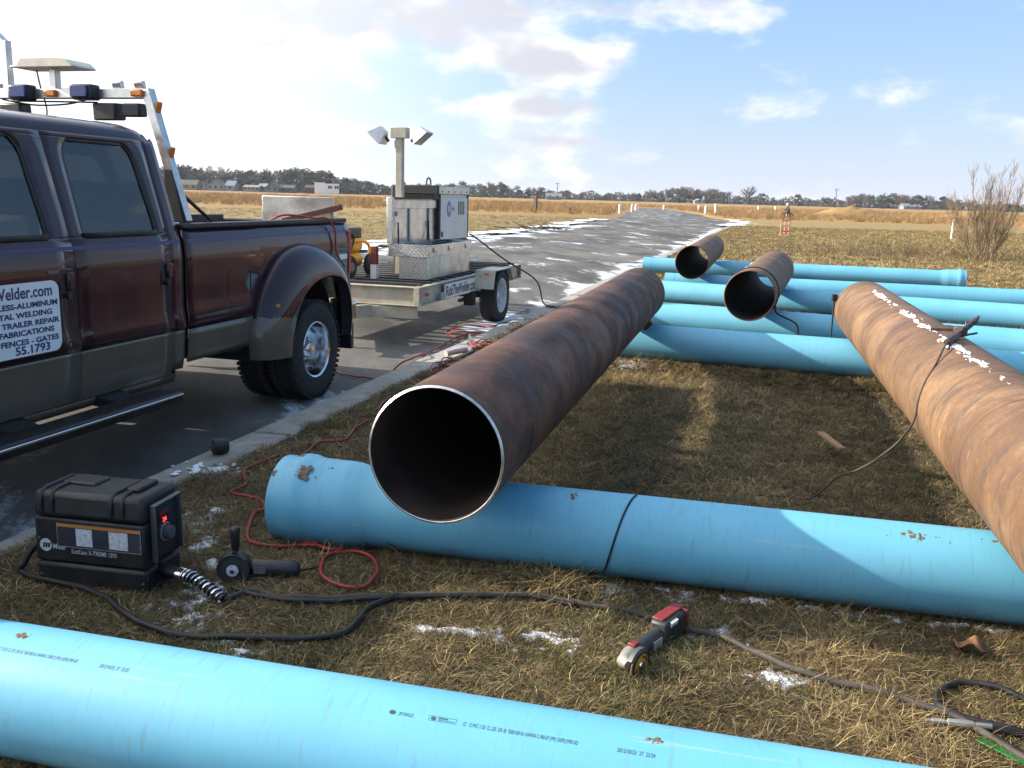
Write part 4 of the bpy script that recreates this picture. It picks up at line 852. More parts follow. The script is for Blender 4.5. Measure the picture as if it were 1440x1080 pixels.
# ------------------------------------------------------------------ trailer and what it carries
TW = Vector((-.23, 11.67, RZ)); TR0 = TW - lfv * 1.1
trailer = empty('utility_trailer', TR0, RZV); tag(trailer, 'beige steel flatbed trailer parked behind the pickup truck', 'trailer')
M_BEIGE = mat('beige_frame_paint', (.40, .37, .29), .55, var=.12, scale=6, dirt=.4, dirtc=(.22, .16, .1), bump=.05)
def ibeam(b, p0, p1, d, w_=.09, t=.012):
    """rolled channel: web and two flanges"""
    p0, p1 = Vector(p0), Vector(p1); z = Vector((0, 0, 1)); b.beam(p0, p1, t, d - 2 * t); b.beam(p0 + z * (d - t) / 2, p1 + z * (d - t) / 2, w_, t); b.beam(p0 - z * (d - t) / 2, p1 - z * (d - t) / 2, w_, t)
for m_ in (1, -1):
    b = MB(); ibeam(b, (1.985, m_ * .82, .515), (-2.0, m_ * .82, .515), .205); b.build('side_beam', M_BEIGE, trailer, bevel=.003)
    b = MB(); b.beam((2.0, m_ * .28, .34), (2.7, 0, .36), .08, .13); b.beam((1.95, m_ * .80, .34), (2.0, m_ * .28, .34), .08, .13); b.build('tongue_rail', M_BEIGE, trailer, bevel=.004)
    # fender: flat topped
    y0, y1 = (.86, 1.125) if m_ > 0 else (-1.125, -.86)
    b = MB(); out = [(.20, .45), (.13, .672), (-.56, .672), (-.68, .50)]
    for (xa, za), (xb, zb) in zip(out, out[1:]): b.beam((xa, (y0 + y1) / 2, za), (xb, (y0 + y1) / 2, zb), y1 - y0, .010, (1, 0, 1) if abs(xa - xb) < .3 else (0, 0, 1))
    b.prism([(.20, .45), (.135, .667), (-.565, .667), (-.685, .50), (-.62, .50), (-.52, .62), (.08, .62), (.14, .45)], lambda u_, v_, d: (u_, d, v_), m_ * .862, m_ * .872)
    b.build('fender', M_BEIGE, trailer, bevel=.004)
    b = MB(); b.obox((.157, m_ * 1.02, .640), (.012, .06, .022)); b.build('fender_marker', M_AMBER, trailer, bevel=.004)
    wheel(-.26, m_ * 1.0, m_, dish=False, Ro=.335, w_=.205, parent=trailer, mrim=mat('white_wheel_paint', (.62, .62, .60), .5, dirt=.3))
    b = MB(); b.box(.22, .34, m_ * .78, m_ * .90, .25, .42); b.box(-.7, .45, m_ * .74, m_ * .79, .30, .34); b.build('leaf_spring', M_UNDER, trailer, bevel=.004)
b = MB(); ibeam(b, (1.985, .868, .515), (1.985, -.868, .515), .205); b.build('front_beam', M_BEIGE, trailer, bevel=.003)
b = MB(); ibeam(b, (-2.0, .868, .515), (-2.0, -.868, .515), .205); b.build('rear_beam', M_BEIGE, trailer, bevel=.003)
b = MB(); b.beam((2.02, .86, .515), (2.02, .80, .515), .03, .20); b.build('corner_plate', M_BEIGE, trailer, bevel=.003)
b = MB(); b.tube([(-.26, -.9, .335), (-.26, .9, .335)], .045, 12); b.build('axle', M_UNDER, trailer)
b = MB(); b.tube([(2.66, 0, .36), (2.9, 0, .38)], [.05, .04], 12); b.lathe([(0, .05), (.05, .03), (.05, -.05), (0, -.06)], (2.93, 0, .40), 'Z', 14); b.build('coupler', M_UNDER, trailer)
b = MB(); b.tube([(2.5, .12, .06), (2.5, .12, .75)], .03, 12); b.lathe([(.08, 0), (.08, .02), (.03, .04)], (2.5, .12, .0), 'Z', 16); b.build('jack_stand', M_UNDER, trailer)
M_DECK = mat('black_deck_steel', (.022, .021, .02), .6, var=.3, dirt=.3)
for k in range(14):
    x = 1.82 - k * .28; b = MB(); b.box(x - .045, x + .045, -.80, .80, .585, .640); b.build('deck_slat', M_DECK, trailer, bevel=.003)
sp_ = MB(); sp_.box(.08, 1.28, .866, .874, .425, .590); sgn = sp_.build('trailer_sign', mat('white_sign_sheet', (.66, .66, .63), .5, dirt=.2), trailer)
lettering('RickTheWelder.com', .165, lambda u_, v_: (1.24 - u_, .8755, .452 + v_), M_TRIM, sgn, 'sign_lettering', .0035, sx=.80)
b = MB(); b.box(1.32, 1.44, .866, .900, .43, .51); b.build('junction_box', mat('grey_paint', (.3, .3, .29), .5), trailer, bevel=.01)
b = MB(); b.obox((1.83, .872, .53), (.10, .012, .04)); b.build('side_reflector', M_REDLENS, trailer, bevel=.004)
b = MB(); b.obox((-1.95, .872, .51), (.08, .012, .06)); b.build('side_reflector', M_REDLENS, trailer, bevel=.004)

def on_trailer(s_, y_, z_): return TR0 + fwdv * s_ + lfv * y_ + Vector((0, 0, z_))
# open tool box
tb = empty('tool_box', on_trailer(.70, .48, .641), RZV); tag(tb, 'open aluminium tool box with diamond plate front, on the front of the trailer', 'tool box')
t0 = .004
b = MB(); b.box(-.80, .68, -.12, -.105, 0, .28); b.box(-.80, .68, .205, .22, 0, .28); b.box(-.80, .68, -.105, .205, 0, .012); b.box(-.80, -.785, -.105, .205, .012, .28); b.build('box_wall', M_SHEET, tb, bevel=.003)
b = MB(); b.box(.681, .690, -.12, .222, 0, .28); b.build('box_front', M_DIAM, tb, bevel=.002)
b = MB(); b.box(-.82, .70, .222, .240, .255, .385); b.box(-.82, .70, -.24, -.222, .255, .385); b.box(-.82, -.80, -.222, .222, .255, .385); b.box(-.80, .68, -.222, -.13, .255, .270); b.build('box_rim', M_SHEET, tb, bevel=.003)
b = MB(); b.box(.702, .712, -.242, .242, .250, .388); b.build('rim_front', M_DIAM, tb, bevel=.002)
for x in (.50, .0, -.62):
    b = MB(); b.box(x - .05, x + .05, .241, .256, .30, .36); b.build('latch', M_CHROME, tb, bevel=.004)
lidp = MB(); lidp.box(-.84, .72, -.262, -.246, .385, .90); lid = lidp.build('lid', M_SHEET, tb, bevel=.003)
b = MB(); b.box(.66, .725, -.243, -.190, .385, .905); b.build('lid_edge', M_DIAM, lid, bevel=.002)
b = MB(); b.box(-.84, -.80, -.243, -.195, .385, .905); b.box(-.80, .66, -.243, -.195, .885, .905); b.build('lid_rim', M_DECK, lid, bevel=.002)
b = MB(); b.box(-.80, .655, -.243, -.225, .775, .875); b.build('lid_stiffener', M_SHEET, lid, bevel=.003)
for x in (.08, -.56):
    b = MB(); b.box(x - .035, x + .035, -.243, -.222, .39, .774); b.build('lid_stiffener', M_ALU, lid, bevel=.003)
for x in (.52, -.45):
    b = MB(); b.tube([(x, -.20, .38), (x - .05, -.225, .62)], .010, 8); b.build('lid_strut', M_TRIM, lid)
b = MB(); b.box(.50, .60, -.2245, -.222, .69, .745); b.build('purple_sticker', mat('purple_vinyl', (.10, .03, .25), .4), lid)
b = MB(); b.box(.53, .59, -.2425, -.2415, .635, .665); b.build('purple_sticker', mat('purple_vinyl2', (.10, .03, .25), .4), lid)
M_CABLE = mat('black_cable', (.008, .008, .009), .55, var=.3, scale=30)
b = MB(); b.tube([on_trailer(.70, .48, .641) + fwdv * (x_ - .25) + lfv * y_ + Vector((0, 0, z_)) for x_, y_, z_ in ((.15 * math.cos(a), .05 + .11 * math.sin(a), .355 + .045 * abs(math.sin(a * .5 + .3))) for a in np.linspace(0, 6.283, 25)[:-1])], .012, 8, closed=True); tag(b.build('welding_lead', M_CABLE), 'black lead coiled in the open tool box', 'cable')
# engine driven welder
wl = empty('engine_welder', on_trailer(-.86, -.10, .641), RZV); tag(wl, 'white and brown engine driven welder with black louvred front on the trailer', 'welder')
M_WHITE = mat('white_enamel', (.62, .61, .57), .4, var=.06, dirt=.15); M_BROWN = mat('brown_enamel', (.10, .06, .04), .5, dirt=.2); M_BLK = mat('black_enamel', (.02, .019, .018), .55, bump=.1)
hx, hy = .62, .31
b = MB(); b.box(-hx, hx, -hy, hy, 0, .35); b.build('base_tray', M_BROWN, wl, bevel=.008)
b = MB(); b.box(-hx + .01, hx - .02, -hy + .01, hy - .012, .351, .95); b.build('engine_case', M_WHITE, wl, bevel=.006)
b = MB(); b.box(-hx + .05, hx - .10, hy - .011, hy + .004, .36, .905); sidep = b.build('side_panel', M_WHITE, wl, bevel=.004)
b = MB(); b.box(-hx - .005, hx - .02, -hy - .01, hy + .012, .951, 1.05); b.build('top_cover', M_ALU, wl, bevel=.012)
for x in (-.5, -.25, 0, .25, .48):
    b = MB(); b.lathe([(.012, 0), (.010, .006), (0, .008)], (x, hy + .012, .985), 'Y', 8); b.build('bolt', M_BLK, wl)
b = MB(); b.box(hx - .095, hx - .07, hy - .008, hy + .008, .36, .95); b.box(-hx + .015, -hx + .045, hy - .008, hy + .006, .36, .95); b.build('panel_edge', M_BLK, wl)
fp = MB(); fp.box(hx - .02, hx + .03, -hy - .012, hy + .014, .36, 1.06); front = fp.build('louvred_front', M_BLK, wl, bevel=.012)
for y in (-.19, 0.0, .19):
    for k in range(5):
        b = MB(); b.obox((hx + .034, y, .80 + k * .038), (.014, .15, .022), (0, R(30), 0)); b.build('louvre', M_BLK, front)
for x in (-.40, -.33, -.26, -.19):
    b = MB(); b.box(x - .022, x + .022, hy + .003, hy + .0065, .68, .86); b.build('vent_slot', mat('vent_blue_grey', (.06, .075, .11), .4), sidep)
b = MB(); b.lathe([(.105, .0), (.105, .003), (0, .003)], (.20, hy + .0042, .76), 'Y', 28); lg = b.build('blue_logo', mat('logo_blue', (.05, .16, .42), .4), sidep); lg.scale = (.75, 1, 1); lg.location.x = .20 * .25
b = MB()
for x in (.235, .20, .165): b.add([(x + .012, hy + .0078, .72), (x - .012, hy + .0078, .72), (x - .012, hy + .0078, .80), (x + .012, hy + .0078, .80)], [(0, 1, 2, 3)])
b.build('logo_bars', M_WHITE, lg, smooth=0).matrix_parent_inverse = Matrix.Identity(4)
lettering('Miller', .085, lambda u_, v_: (.09 - u_, hy + .0048, .735 + v_), mat('logo_grey', (.12, .11, .10), .5), sidep, 'lettering', .001, sx=.62)
b = MB(); b.box(.42, .50, hy + .0042, hy + .0055, .40, .47); b.build('rating_plate', M_BLK, sidep)
b = MB(); b.box(.02, .22, hy + .002, hy + .006, .255, .325); b.build('warning_label', mat('orange_label', (.55, .14, .03), .5), wl)
b = MB(); b.box(.28, .40, hy + .002, hy + .006, .255, .325); b.build('warning_label', M_WHITE, wl)
b = MB(); b.tube(spline([(.22, 0, 1.05), (.22, -.0, 1.12), (.17, 0, 1.155), (.10, 0, 1.15), (.07, 0, 1.11), (.07, 0, 1.05)], 6), .012, 8); b.build('lifting_eye', M_BLK, wl)
# lamp mast
lm = empty('light_mast', on_trailer(.80, .12, .641), RZV); tag(lm, 'beige mast with two white floodlights standing on the trailer', 'light mast')
b = MB(); b.box(-.04, .04, -.04, .04, 0, 1.66); mast = b.build('mast_post', M_BEIGE, lm, bevel=.004)
b = MB(); b.box(-.06, .06, -.10, .10, 1.58, 1.70); b.build('mast_head', M_BEIGE, lm, bevel=.006)
b = MB(); b.box(-.02, .02, -.20, -.04, .86, .875); b.tube([(0, -.06, 1.47), (0, -.06, 1.56)], .012, 8); b.build('mast_cleat', M_ALU, lm)
M_LAMPW = mat('white_lamp_paint', (.66, .66, .63), .4, dirt=.1); M_LENS = mat('lamp_lens', (.30, .30, .28), .12, var=.1)
for y, tl_ in ((-.25, -40), (.25, 40)):
    fl = empty('floodlight', (0, y, 1.63)); fl.parent = lm; fl.rotation_euler = (R(tl_), 0, 0)
    b = MB(); wi, wo_, d = .05, .11, .14
    b.add([(-wi, -wi, d / 2), (wi, -wi, d / 2), (wi, wi, d / 2), (-wi, wi, d / 2), (-wo_, -wo_, -d / 2), (wo_, -wo_, -d / 2), (wo_, wo_, -d / 2), (-wo_, wo_, -d / 2)], [(0, 1, 2, 3), (0, 4, 5, 1), (1, 5, 6, 2), (2, 6, 7, 3), (3, 7, 4, 0), (7, 6, 5, 4)]); b.build('lamp_housing', M_LAMPW, fl, bevel=.006)
    b = MB(); b.box(-wo_ + .015, wo_ - .015, -wo_ + .015, wo_ - .015, -d / 2 - .010, -d / 2 - .002); b.build('lamp_glass', M_LENS, fl)
    b = MB(); b.tube([(0, -y * .55, 0), (0, 0, .04)], .018, 8); b.build('lamp_arm', M_BLK, fl)
# small yellow compressor
cp = empty('air_compressor', on_trailer(1.45, -.25, .641), RZV); tag(cp, 'small yellow air compressor with black wheels on the trailer bed', 'compressor')
M_YEL = mat('yellow_enamel', (.50, .27, .02), .45, var=.1, dirt=.25)
for z in (.17, .34):
    b = MB(); b.tube([(-.36, -.05, z), (-.33, -.05, z), (.33, -.05, z), (.36, -.05, z)], [.04, .085, .085, .04], 20); b.build('tank', M_YEL, cp, smooth=50)
b = MB(); b.box(-.18, .12, -.14, .10, .43, .55); b.build('motor', M_BLK, cp, bevel=.02)
b = MB(); b.tube(spline([(.40, .08, .10), (.43, .08, .25), (.38, .08, .36), (.1, .08, .40), (-.2, .08, .40), (-.40, .08, .34), (-.42, .08, .2)], 6), .018, 10); b.build('handle_frame', M_YEL, cp)
b = MB(); b.tube([(.16 + .11 * math.cos(a), .10 + .01 * math.sin(3 * a), .40 + .11 * math.sin(a)) for a in np.linspace(0, 4 * 6.283, 80)], .010, 6); b.build('hose_coil', M_BLK, cp)
for x in (.22, -.30):
    b = MB(); b.lathe([(.04, -.03), (.10, -.035), (.125, -.02), (.125, .02), (.10, .035), (.04, .03)], (x, .14, .125), 'Y', 24); wh_ = b.build('wheel', M_RUBBER, cp)
    b = MB(); b.lathe([(.055, .03), (.045, .036), (.0, .036)], (x, .14, .125), 'Y', 18); b.build('hub', mat('grey_hub', (.2, .2, .2), .5), wh_)
# red and white post at the front of the box
b = MB(); b.box(-.035, .035, -.035, .035, .0, .16); b.cur = 1; b.box(-.035, .035, -.035, .035, .16, .36); o = b.build('marker_post', [M_WHITE, mat('red_paint', (.16, .014, .014), .5)], bevel=.004); o.location = on_trailer(1.55, .13, .641); o.rotation_euler.z = RZV; tag(o, 'short red and white post between compressor and open tool box', 'post')
# leads
b = MB(); pz = on_trailer(-1.48, .23, 1.05); b.tube(spline([pz, on_trailer(-1.52, .34, .98), on_trailer(-1.55, .75, .70), on_trailer(-1.40, 1.25, .45), on_trailer(-1.20, 1.42, .16), on_trailer(-1.05, 1.62, .14), (.45, 12.55, .03), (.9, 12.4, .03)], 8), .011, 8); tag(b.build('welding_lead', M_CABLE), 'black welding lead drooping from the engine welder to the curb', 'cable')
# ------------------------------------------------------------------ tools, leads and litter in the grass
def gz(x, y, r_=0.0): return (x, y, turf_h(x, y) + .023 + r_)
def lead(pts, r_, mt, label, name='welding_lead', cat='cable', n=10, lift=None):
    P3 = []
    for k, q in enumerate(pts): P3.append(Vector(gz(q[0], q[1], r_)) if len(q) == 2 else Vector(q))
    sp = spline(P3, n); sp = [p + Vector((0, 0, .006 * mnoise.noise((p.x * 9, p.y * 9, 0)))) for p in sp]
    b = MB(); b.tube(sp, r_, 8); return tag(b.build(name, mt, smooth=60), label, cat)
# wire feeder
wf = empty('wire_feeder', (-1.765, 3.25, .004), R(-10.4)); tag(wf, 'black suitcase wire feeder with red display, in the grass beside the curb', 'wire feeder')
LX, LY, LZ = .455, .245, .385
M_CASE = mat('black_case', (.009, .009, .010), .5, var=.35, scale=9, bump=.25, bscale=220, bdist=.002, dirt=.25, dirtc=(.05, .045, .04))
def tapered(b, x0, x1, y0, y1, z0, z1, ins):
    b.add([(x0, y0, z0), (x1, y0, z0), (x1, y1, z0), (x0, y1, z0), (x0 + ins, y0 + ins, z1), (x1 - ins, y0 + ins, z1), (x1 - ins, y1 - ins, z1), (x0 + ins, y1 - ins, z1)], [(3, 2, 1, 0), (4, 5, 6, 7), (0, 1, 5, 4), (1, 2, 6, 5), (2, 3, 7, 6), (3, 0, 4, 7)])
b = MB(); tapered(b, .004, LX - .004, .004, LY - .004, 0, .110, -.003); b.build('lower_shell', M_CASE, wf, bevel=.016)
b = MB(); b.box(.004, LX - .004, .004, LY - .004, .113, .283); b.build('middle_shell', M_CASE, wf, bevel=.008)
b = MB(); tapered(b, 0, LX, 0, LY, .286, LZ, .006); ld = b.build('lid', M_CASE, wf, bevel=.020)
for x in (.040, .325):
    for dx in (0, .045):
        b = MB(); b.tube(spline([(x + dx, -.001, .31), (x + dx, .002, .355), (x + dx, .03, .386), (x + dx, .08, .388), (x + dx, .19, .388)], 5), .009, 8); b.build('lid_rib', M_CASE, ld)
b = MB(); b.box(.345, .40, .07, .20, .380, .402); b.box(.06, .20, .10, .20, .380, .397); b.build('carry_handle', M_CASE, wf, bevel=.010)
for x in (.02, LX - .02):
    for z in (.06, .20):
        b = MB(); b.lathe([(.006, 0), (.005, -.003), (0, -.003)], (x, .004, z), 'Y', 8); b.build('rivet', M_CHROME, wf)
lb = MB(); lb.box(.098, .438, .0015, .0035, .176, .268); lab = lb.build('warning_label', mat('dark_label', (.03, .033, .045), .4, var=.2), wf)
b = MB(); b.box(.1, .436, .0005, .0012, .254, .266); b.build('label_stripe', mat('label_orange', (.42, .16, .03), .5), lab)
M_LABW = mat('label_white', (.45, .47, .50), .6, var=.3, scale=90)
for x0_, x1_ in ((.176, .242), (.310, .386)):
    b = MB(); b.box(x0_, x1_, .0004, .0012, .184, .251); b.build('printed_panel', M_LABW, lab)
b = MB()
for q in ((.098, .438, .1755, .1775), (.098, .100, .176, .268), (.436, .438, .176, .268)): b.box(q[0], q[1], .0006, .0013, q[2], q[3])
b.build('label_border', mat('label_grey', (.3, .25, .2), .5), lab)
b = MB(); b.lathe([(.0245, .0), (.0245, -.003), (0, -.003)], (.048, .0035, .176), 'Y', 26); lg = b.build('round_logo', M_LABW, wf)
b = MB()
for k in range(3): x = .036 + k * .0105; b.add([(x, -.0005, .167), (x + .007, -.0005, .167), (x + .011, -.0005, .186), (x + .004, -.0005, .186)], [(0, 1, 2, 3)])
b.build('logo_bars', M_TRIM, lg, smooth=0)
lettering('Miller', .030, lambda u_, v_: (.076 + u_, .0025, .163 + v_), M_LABW, wf, 'lettering', .0004, sx=.80)
lettering('SuitCase X-TREME 12VS', .0235, lambda u_, v_: (.152 + u_, .0025, .152 + v_), M_LABW, wf, 'lettering', .0003, sx=.78)
pn = MB(); pn.box(LX - .006, LX + .006, .045, .215, .135, .345); pan = pn.build('control_panel', M_BLACKPL, wf, bevel=.003)
b = MB(); b.box(LX + .001, LX + .022, .040, .048, .13, .35); b.box(LX + .001, LX + .022, .212, .220, .13, .35); b.box(LX + .001, LX + .024, .040, .22, .345, .352); b.build('panel_guard', mat('grey_guard', (.10, .10, .11), .4, .5), wf, bevel=.002)
em = NT('red_led'); em.base((.1, .0, .0)); em.set(emc=(1, .04, .03), emis=2.2)
b = MB(); b.box(LX + .006, LX + .0075, .085, .165, .262, .318); disp = b.build('display', mat('dark_red_glass', (.06, .004, .004), .2), pan)
lettering('24', .024, lambda u_, v_: (LX + .0085, .11 + u_, .266 + v_), em.m, disp, 'display_digits', .0006)
b = MB(); b.box(LX + .0076, LX + .0084, .094, .150, .296, .306); b.build('display_row', mat('dim_red', (.20, .01, .01), .3), disp)
b = MB(); b.lathe([(.036, .0), (.036, .004), (.030, .006)], (LX + .006, .125, .225), 'X', 26); kb = b.build('dial_plate', mat('dial_silver', (.45, .45, .45), .3, .8), pan)
b = MB(); b.lathe([(.026, .004), (.024, .030), (.0, .032)], (LX + .006, .125, .225), 'X', 20); b.build('knob', mat('grey_knob', (.09, .09, .095), .5), kb)
gd = MB(); gd.tube([(LX - .01, .10, .085), (LX + .085, .085, .075)], .024, 14); gd.build('gun_socket', M_CASE, wf)
wfm = Matrix.Translation((-1.765, 3.25, .004)) @ Matrix.Rotation(R(-10.4), 4, 'Z')
def wfp(x, y, z): return wfm @ Vector((x, y, z))
sp = spline([wfp(LX + .08, .085, .077), wfp(LX + .14, .07, .072), wfp(LX + .22, .04, .055), wfp(LX + .30, .005, .035)], 10)
b = MB(); b.tube(sp[:6], .028, 14); b.build('collar', M_CHROME).parent = None; clo = bpy.data.objects['collar']; clo.parent = wf; clo.matrix_parent_inverse = wfm.inverted()
b = MB(); pts_ = []
for i in range(10 * 14):
    t = i / 139.; q = 4 + t * (len(sp) - 5.01); k = int(q); p = sp[k].lerp(sp[k + 1], q - k); d = (sp[k + 1] - sp[k]).normalized(); s_ = d.cross(Vector((0, 0, 1))).normalized(); u_ = s_.cross(d); a = t * 10 * 6.283
    pts_.append(p + (s_ * math.cos(a) + u_ * math.sin(a)) * (.025 - .005 * t))
b.tube(pts_, .0042, 6); o = b.build('spring_guard', M_CHROME); o.parent = wf; o.matrix_parent_inverse = wfm.inverted()
b = MB(); b.tube(sp, .018, 10); o = b.build('gun_cable_end', M_CABLE); o.parent = wf; o.matrix_parent_inverse = wfm.inverted()
e0 = sp[-1]
lead([tuple(e0), (-.94, 3.20), (-.84, 3.15), (-.73, 3.14), (-.5, 3.18), (-.3, 3.22), (-.03, 3.24), (.13, 3.23), (.31, 3.17), (.44, 3.13), (.55, 3.06), (.63, 3.0), (.74, 2.95), (.83, 2.85), (.92, 2.74), (1.03, 2.66), (1.16, 2.59), (1.26, 2.51), (1.33, 2.45), (1.38, 2.36), (1.44, 2.24)], .0105, mat('dusty_cable', (.05, .043, .034), .75, var=.5, scale=12), 'thick gun cable from the wire feeder running past the red grinder')
lead([tuple(wfp(.02, .12, .10)), tuple(wfp(-.06, .10, .13)), tuple(wfp(-.10, .06, .06)), (-1.86, 3.32), (-1.76, 3.26), (-1.6, 3.2), (-1.44, 3.1), (-1.3, 2.96), (-1.12, 2.85), (-.92, 2.83), (-.69, 2.84), (-.55, 2.89), (-.51, 2.99), (-.49, 3.08), (-.40, 3.20)], .0115, M_CABLE, 'black lead looping from the back of the wire feeder along the lettered pipe')
lead([(-1.02, 3.22), (-.9, 3.155), (-.73, 3.12), (-.5, 3.16), (-.3, 3.20), (-.03, 3.225), (.10, 3.22), (.25, 3.17)], .009, M_CABLE, 'black lead lying beside the thick gun cable')
lead([(1.75, 2.45), (1.59, 2.58), (1.53, 2.63), (1.44, 2.67), (1.36, 2.63), (1.31, 2.56), (1.31, 2.49), (1.40, 2.43), (1.55, 2.37)], .0105, M_CABLE, 'black hose bent into a loop near the silver fitting', 'air_hose', 'hose')
fit = MB(); q0, q1 = Vector(gz(1.225, 2.437, .016)), Vector(gz(1.40, 2.405, .016)); dq = (q1 - q0)
for t0_, t1_, r_ in ((0, .10, .005), (.10, .28, .008), (.28, .34, .006), (.34, .72, .0115), (.72, 1.0, .009)): fit.tube([q0 + dq * t0_, q0 + dq * t1_], r_, 10)
ft = fit.build('air_fitting', mat('dull_zinc', (.42, .41, .38), .45, .7)); tag(ft, 'silver air hose fitting lying in the grass beside the hoses', 'fitting')
lead([(1.40, 2.405), (1.47, 2.39), (1.6, 2.36), (1.8, 2.28)], .009, M_CABLE, 'hose leading away from the silver fitting', 'air_hose', 'hose')
b = MB(); b.beam(gz(1.345, 2.365, .004), gz(1.45, 2.215, .004), .028, .005); tag(b.build('plastic_strip', mat('green_plastic', (.012, .13, .02), .4), bevel=.001), 'flat green plastic strip under the gun cable', 'strip')
# red cords
M_REDC = mat('red_cord', (.23, .016, .013), .5, var=.25)
def zr(x, y): return (x, y, RZ + .02)
lead([(-1.30, 5.0), (-1.40, 4.71), (-1.33, 4.47), (-1.37, 4.35), (-1.21, 4.26), (-1.14, 4.11), (-1.17, 4.02), (-1.10, 3.71), (-.96, 3.65), (-.85, 3.67), (-.78, 3.66)], .0075, M_REDC, 'red cord wriggling through the grass to the black grinder', 'extension_cord', 'cord')
lead([(-.82, 3.68), (-.74, 3.62), (-.69, 3.63), (-.74, 3.51), (-.71, 3.34), (-.62, 3.26), (-.54, 3.27), (-.51, 3.42), (-.55, 3.56), (-.63, 3.61), (-.71, 3.58)], .0085, M_REDC, 'red cord lying in a round loop before the flared blue pipe', 'extension_cord', 'cord')
lead([(-.94, 5.9), (-.99, 5.7), (-1.0, 5.39), (-1.13, 5.3), (-1.17, 5.0), (-1.2, 4.7)], .0075, M_REDC, 'red cord coming down to the flared end of the blue pipe', 'extension_cord', 'cord')
rd_ = random.Random(3); pts_ = [zr(-1.62, 8.25), zr(-1.50, 8.0), zr(-1.30, 7.86), zr(-1.12, 7.85), (-.98, 7.98, .03)]
for cx, cy in ((-.92, 8.15), (-.82, 8.5)): pts_ += [(cx, cy, .04)]
pts_ += [zr(-.92, 9.0), zr(-.80, 9.5), zr(-.66, 10.2), zr(-.48, 10.75)]
lead(pts_, .0085, M_REDC, 'red cord crossing the curb from the truck wheel to the trailer', 'extension_cord', 'cord')
def tangle(cx, cy, z, n, rr, seed, label):
    rd_ = random.Random(seed); pts_ = []; a = 0
    for k in range(n):
        a += rd_.uniform(.5, 1.1); r_ = rr * rd_.uniform(.5, 1.1); pts_.append((cx + r_ * math.cos(a) * 1.5 + .25 * rr * k / n, cy + r_ * math.sin(a) * 1.6, z + rd_.uniform(0, .09)))
    lead(pts_, .0052, M_REDC, label, 'extension_cord', 'cord', 6)
tangle(-.45, 10.65, RZ + .015, 26, .22, 5, 'red cord heaped beside the trailer wheel')
tangle(-.30, 8.9, .02, 22, .14, 6, 'red cord curled up beyond the white scrap on the curb')
tangle(-.55, 7.75, .02, 20, .13, 8, 'red cord bunched up where the curb meets the grass')
lead([(-.8, 7.2), (-.70, 7.0), (-.62, 6.85), (-.75, 6.7), (-.9, 6.5), (-.92, 6.2)], .0075, M_REDC, 'red cord half hidden in the grass beside the dark red pipe', 'extension_cord', 'cord')
tangle(.12, 10.3, .02, 18, .14, 12, 'red cord strewn along the curb past the trailer wheel')
lead([zr(-.3, 11.2), zr(.1, 12.1), zr(.6, 12.8), (.95, 13.0, .03)], .009, M_CABLE, 'dark lead lying flat on the road past the trailer wheel')
# grinders
gr = empty('angle_grinder', (-1.045, 3.315, .0), R(4)); tag(gr, 'black angle grinder with upright side handle, beside the wire feeder', 'grinder')
M_DISC = mat('dark_disc', (.035, .034, .034), .7, bump=.5, bscale=200)
b = MB(); b.lathe([(.060, -.012), (.062, -.006), (.056, 0), (.024, .0), (0, 0)], (0, 0, .072), 'Y', 32); dk = b.build('disc', M_DISC, gr)
b = MB(); b.lathe([(.023, -.014), (.022, -.019), (0, -.019)], (0, 0, .072), 'Y', 22); b.build('flange', M_LABW, dk); b = MB(); b.lathe([(.009, -.020), (.009, -.028), (0, -.028)], (0, 0, .072), 'Y', 6); b.build('spindle_nut', M_CHROME, dk)
b = MB(); b.lathe([(.066, -.004), (.068, .02), (.060, .022)], (0, 0, .072), 'Y', 24, R(-30), R(150)); b.build('guard', M_BLACKPL, gr)
b = MB(); b.tube([(-.02, .035, .075), (.04, .035, .072), (.06, .035, .068)], [.03, .034, .03], 14); b.build('gear_head', M_BLACKPL, gr, smooth=60)
b = MB(); b.tube([(.055, .035, .067), (.08, .035, .066), (.15, .035, .062), (.20, .035, .058), (.235, .035, .055), (.245, .035, .054)], [.027, .033, .032, .033, .03, .02], 16); bd = b.build('motor_body', M_BLACKPL, gr, smooth=60)
b = MB(); b.box(.075, .12, .0015, .0045, .052, .078); b.build('rating_plate', mat('plate_grey', (.10, .10, .12), .4), bd)
b = MB(); b.tube([(.0, .03, .10), (.002, .03, .14), (.004, .03, .16), (.003, .03, .20), (.004, .03, .225), (.004, .03, .232)], [.010, .012, .017, .018, .021, .015], 12); b.build('side_handle', M_BLACKPL, gr, smooth=60)
lead([(-.803, 3.365, .055), (-.75, 3.45), (-.68, 3.60), (-.62, 3.66), (-.55, 3.67, .09), (-.48, 3.62, .06), (-.40, 3.55)], .0045, M_CABLE, 'thin black cord from the black grinder to the red plug', 'thin_cord', 'cord')
b = MB(); b.tube([(-.88, 3.72, .03), (-.80, 3.715, .035)], [.012, .019], 10); tag(b.build('cord_plug', M_REDC, bevel=.002), 'red plug lying under the flared blue pipe', 'plug')
b = MB(); b.tube([(-.79, 3.71, .036), (-.70, 3.70, .036)], [.019, .012], 10); tag(b.build('cord_socket', M_BLACKPL), 'black socket plugged into the red plug', 'socket')
rg = empty('cordless_grinder', (.40, 2.735, -.004), R(52)); rg.scale = (1.02, .94, .88); tag(rg, 'red and black cordless grinder with worn yellow disc, lying in the grass', 'grinder')
M_DKGREEN = mat('dark_tool_plastic', (.022, .026, .024), .5, var=.25, bump=.1); M_REDPL = mat('red_plastic', (.20, .014, .012), .45, var=.25, scale=40, dirt=.35)
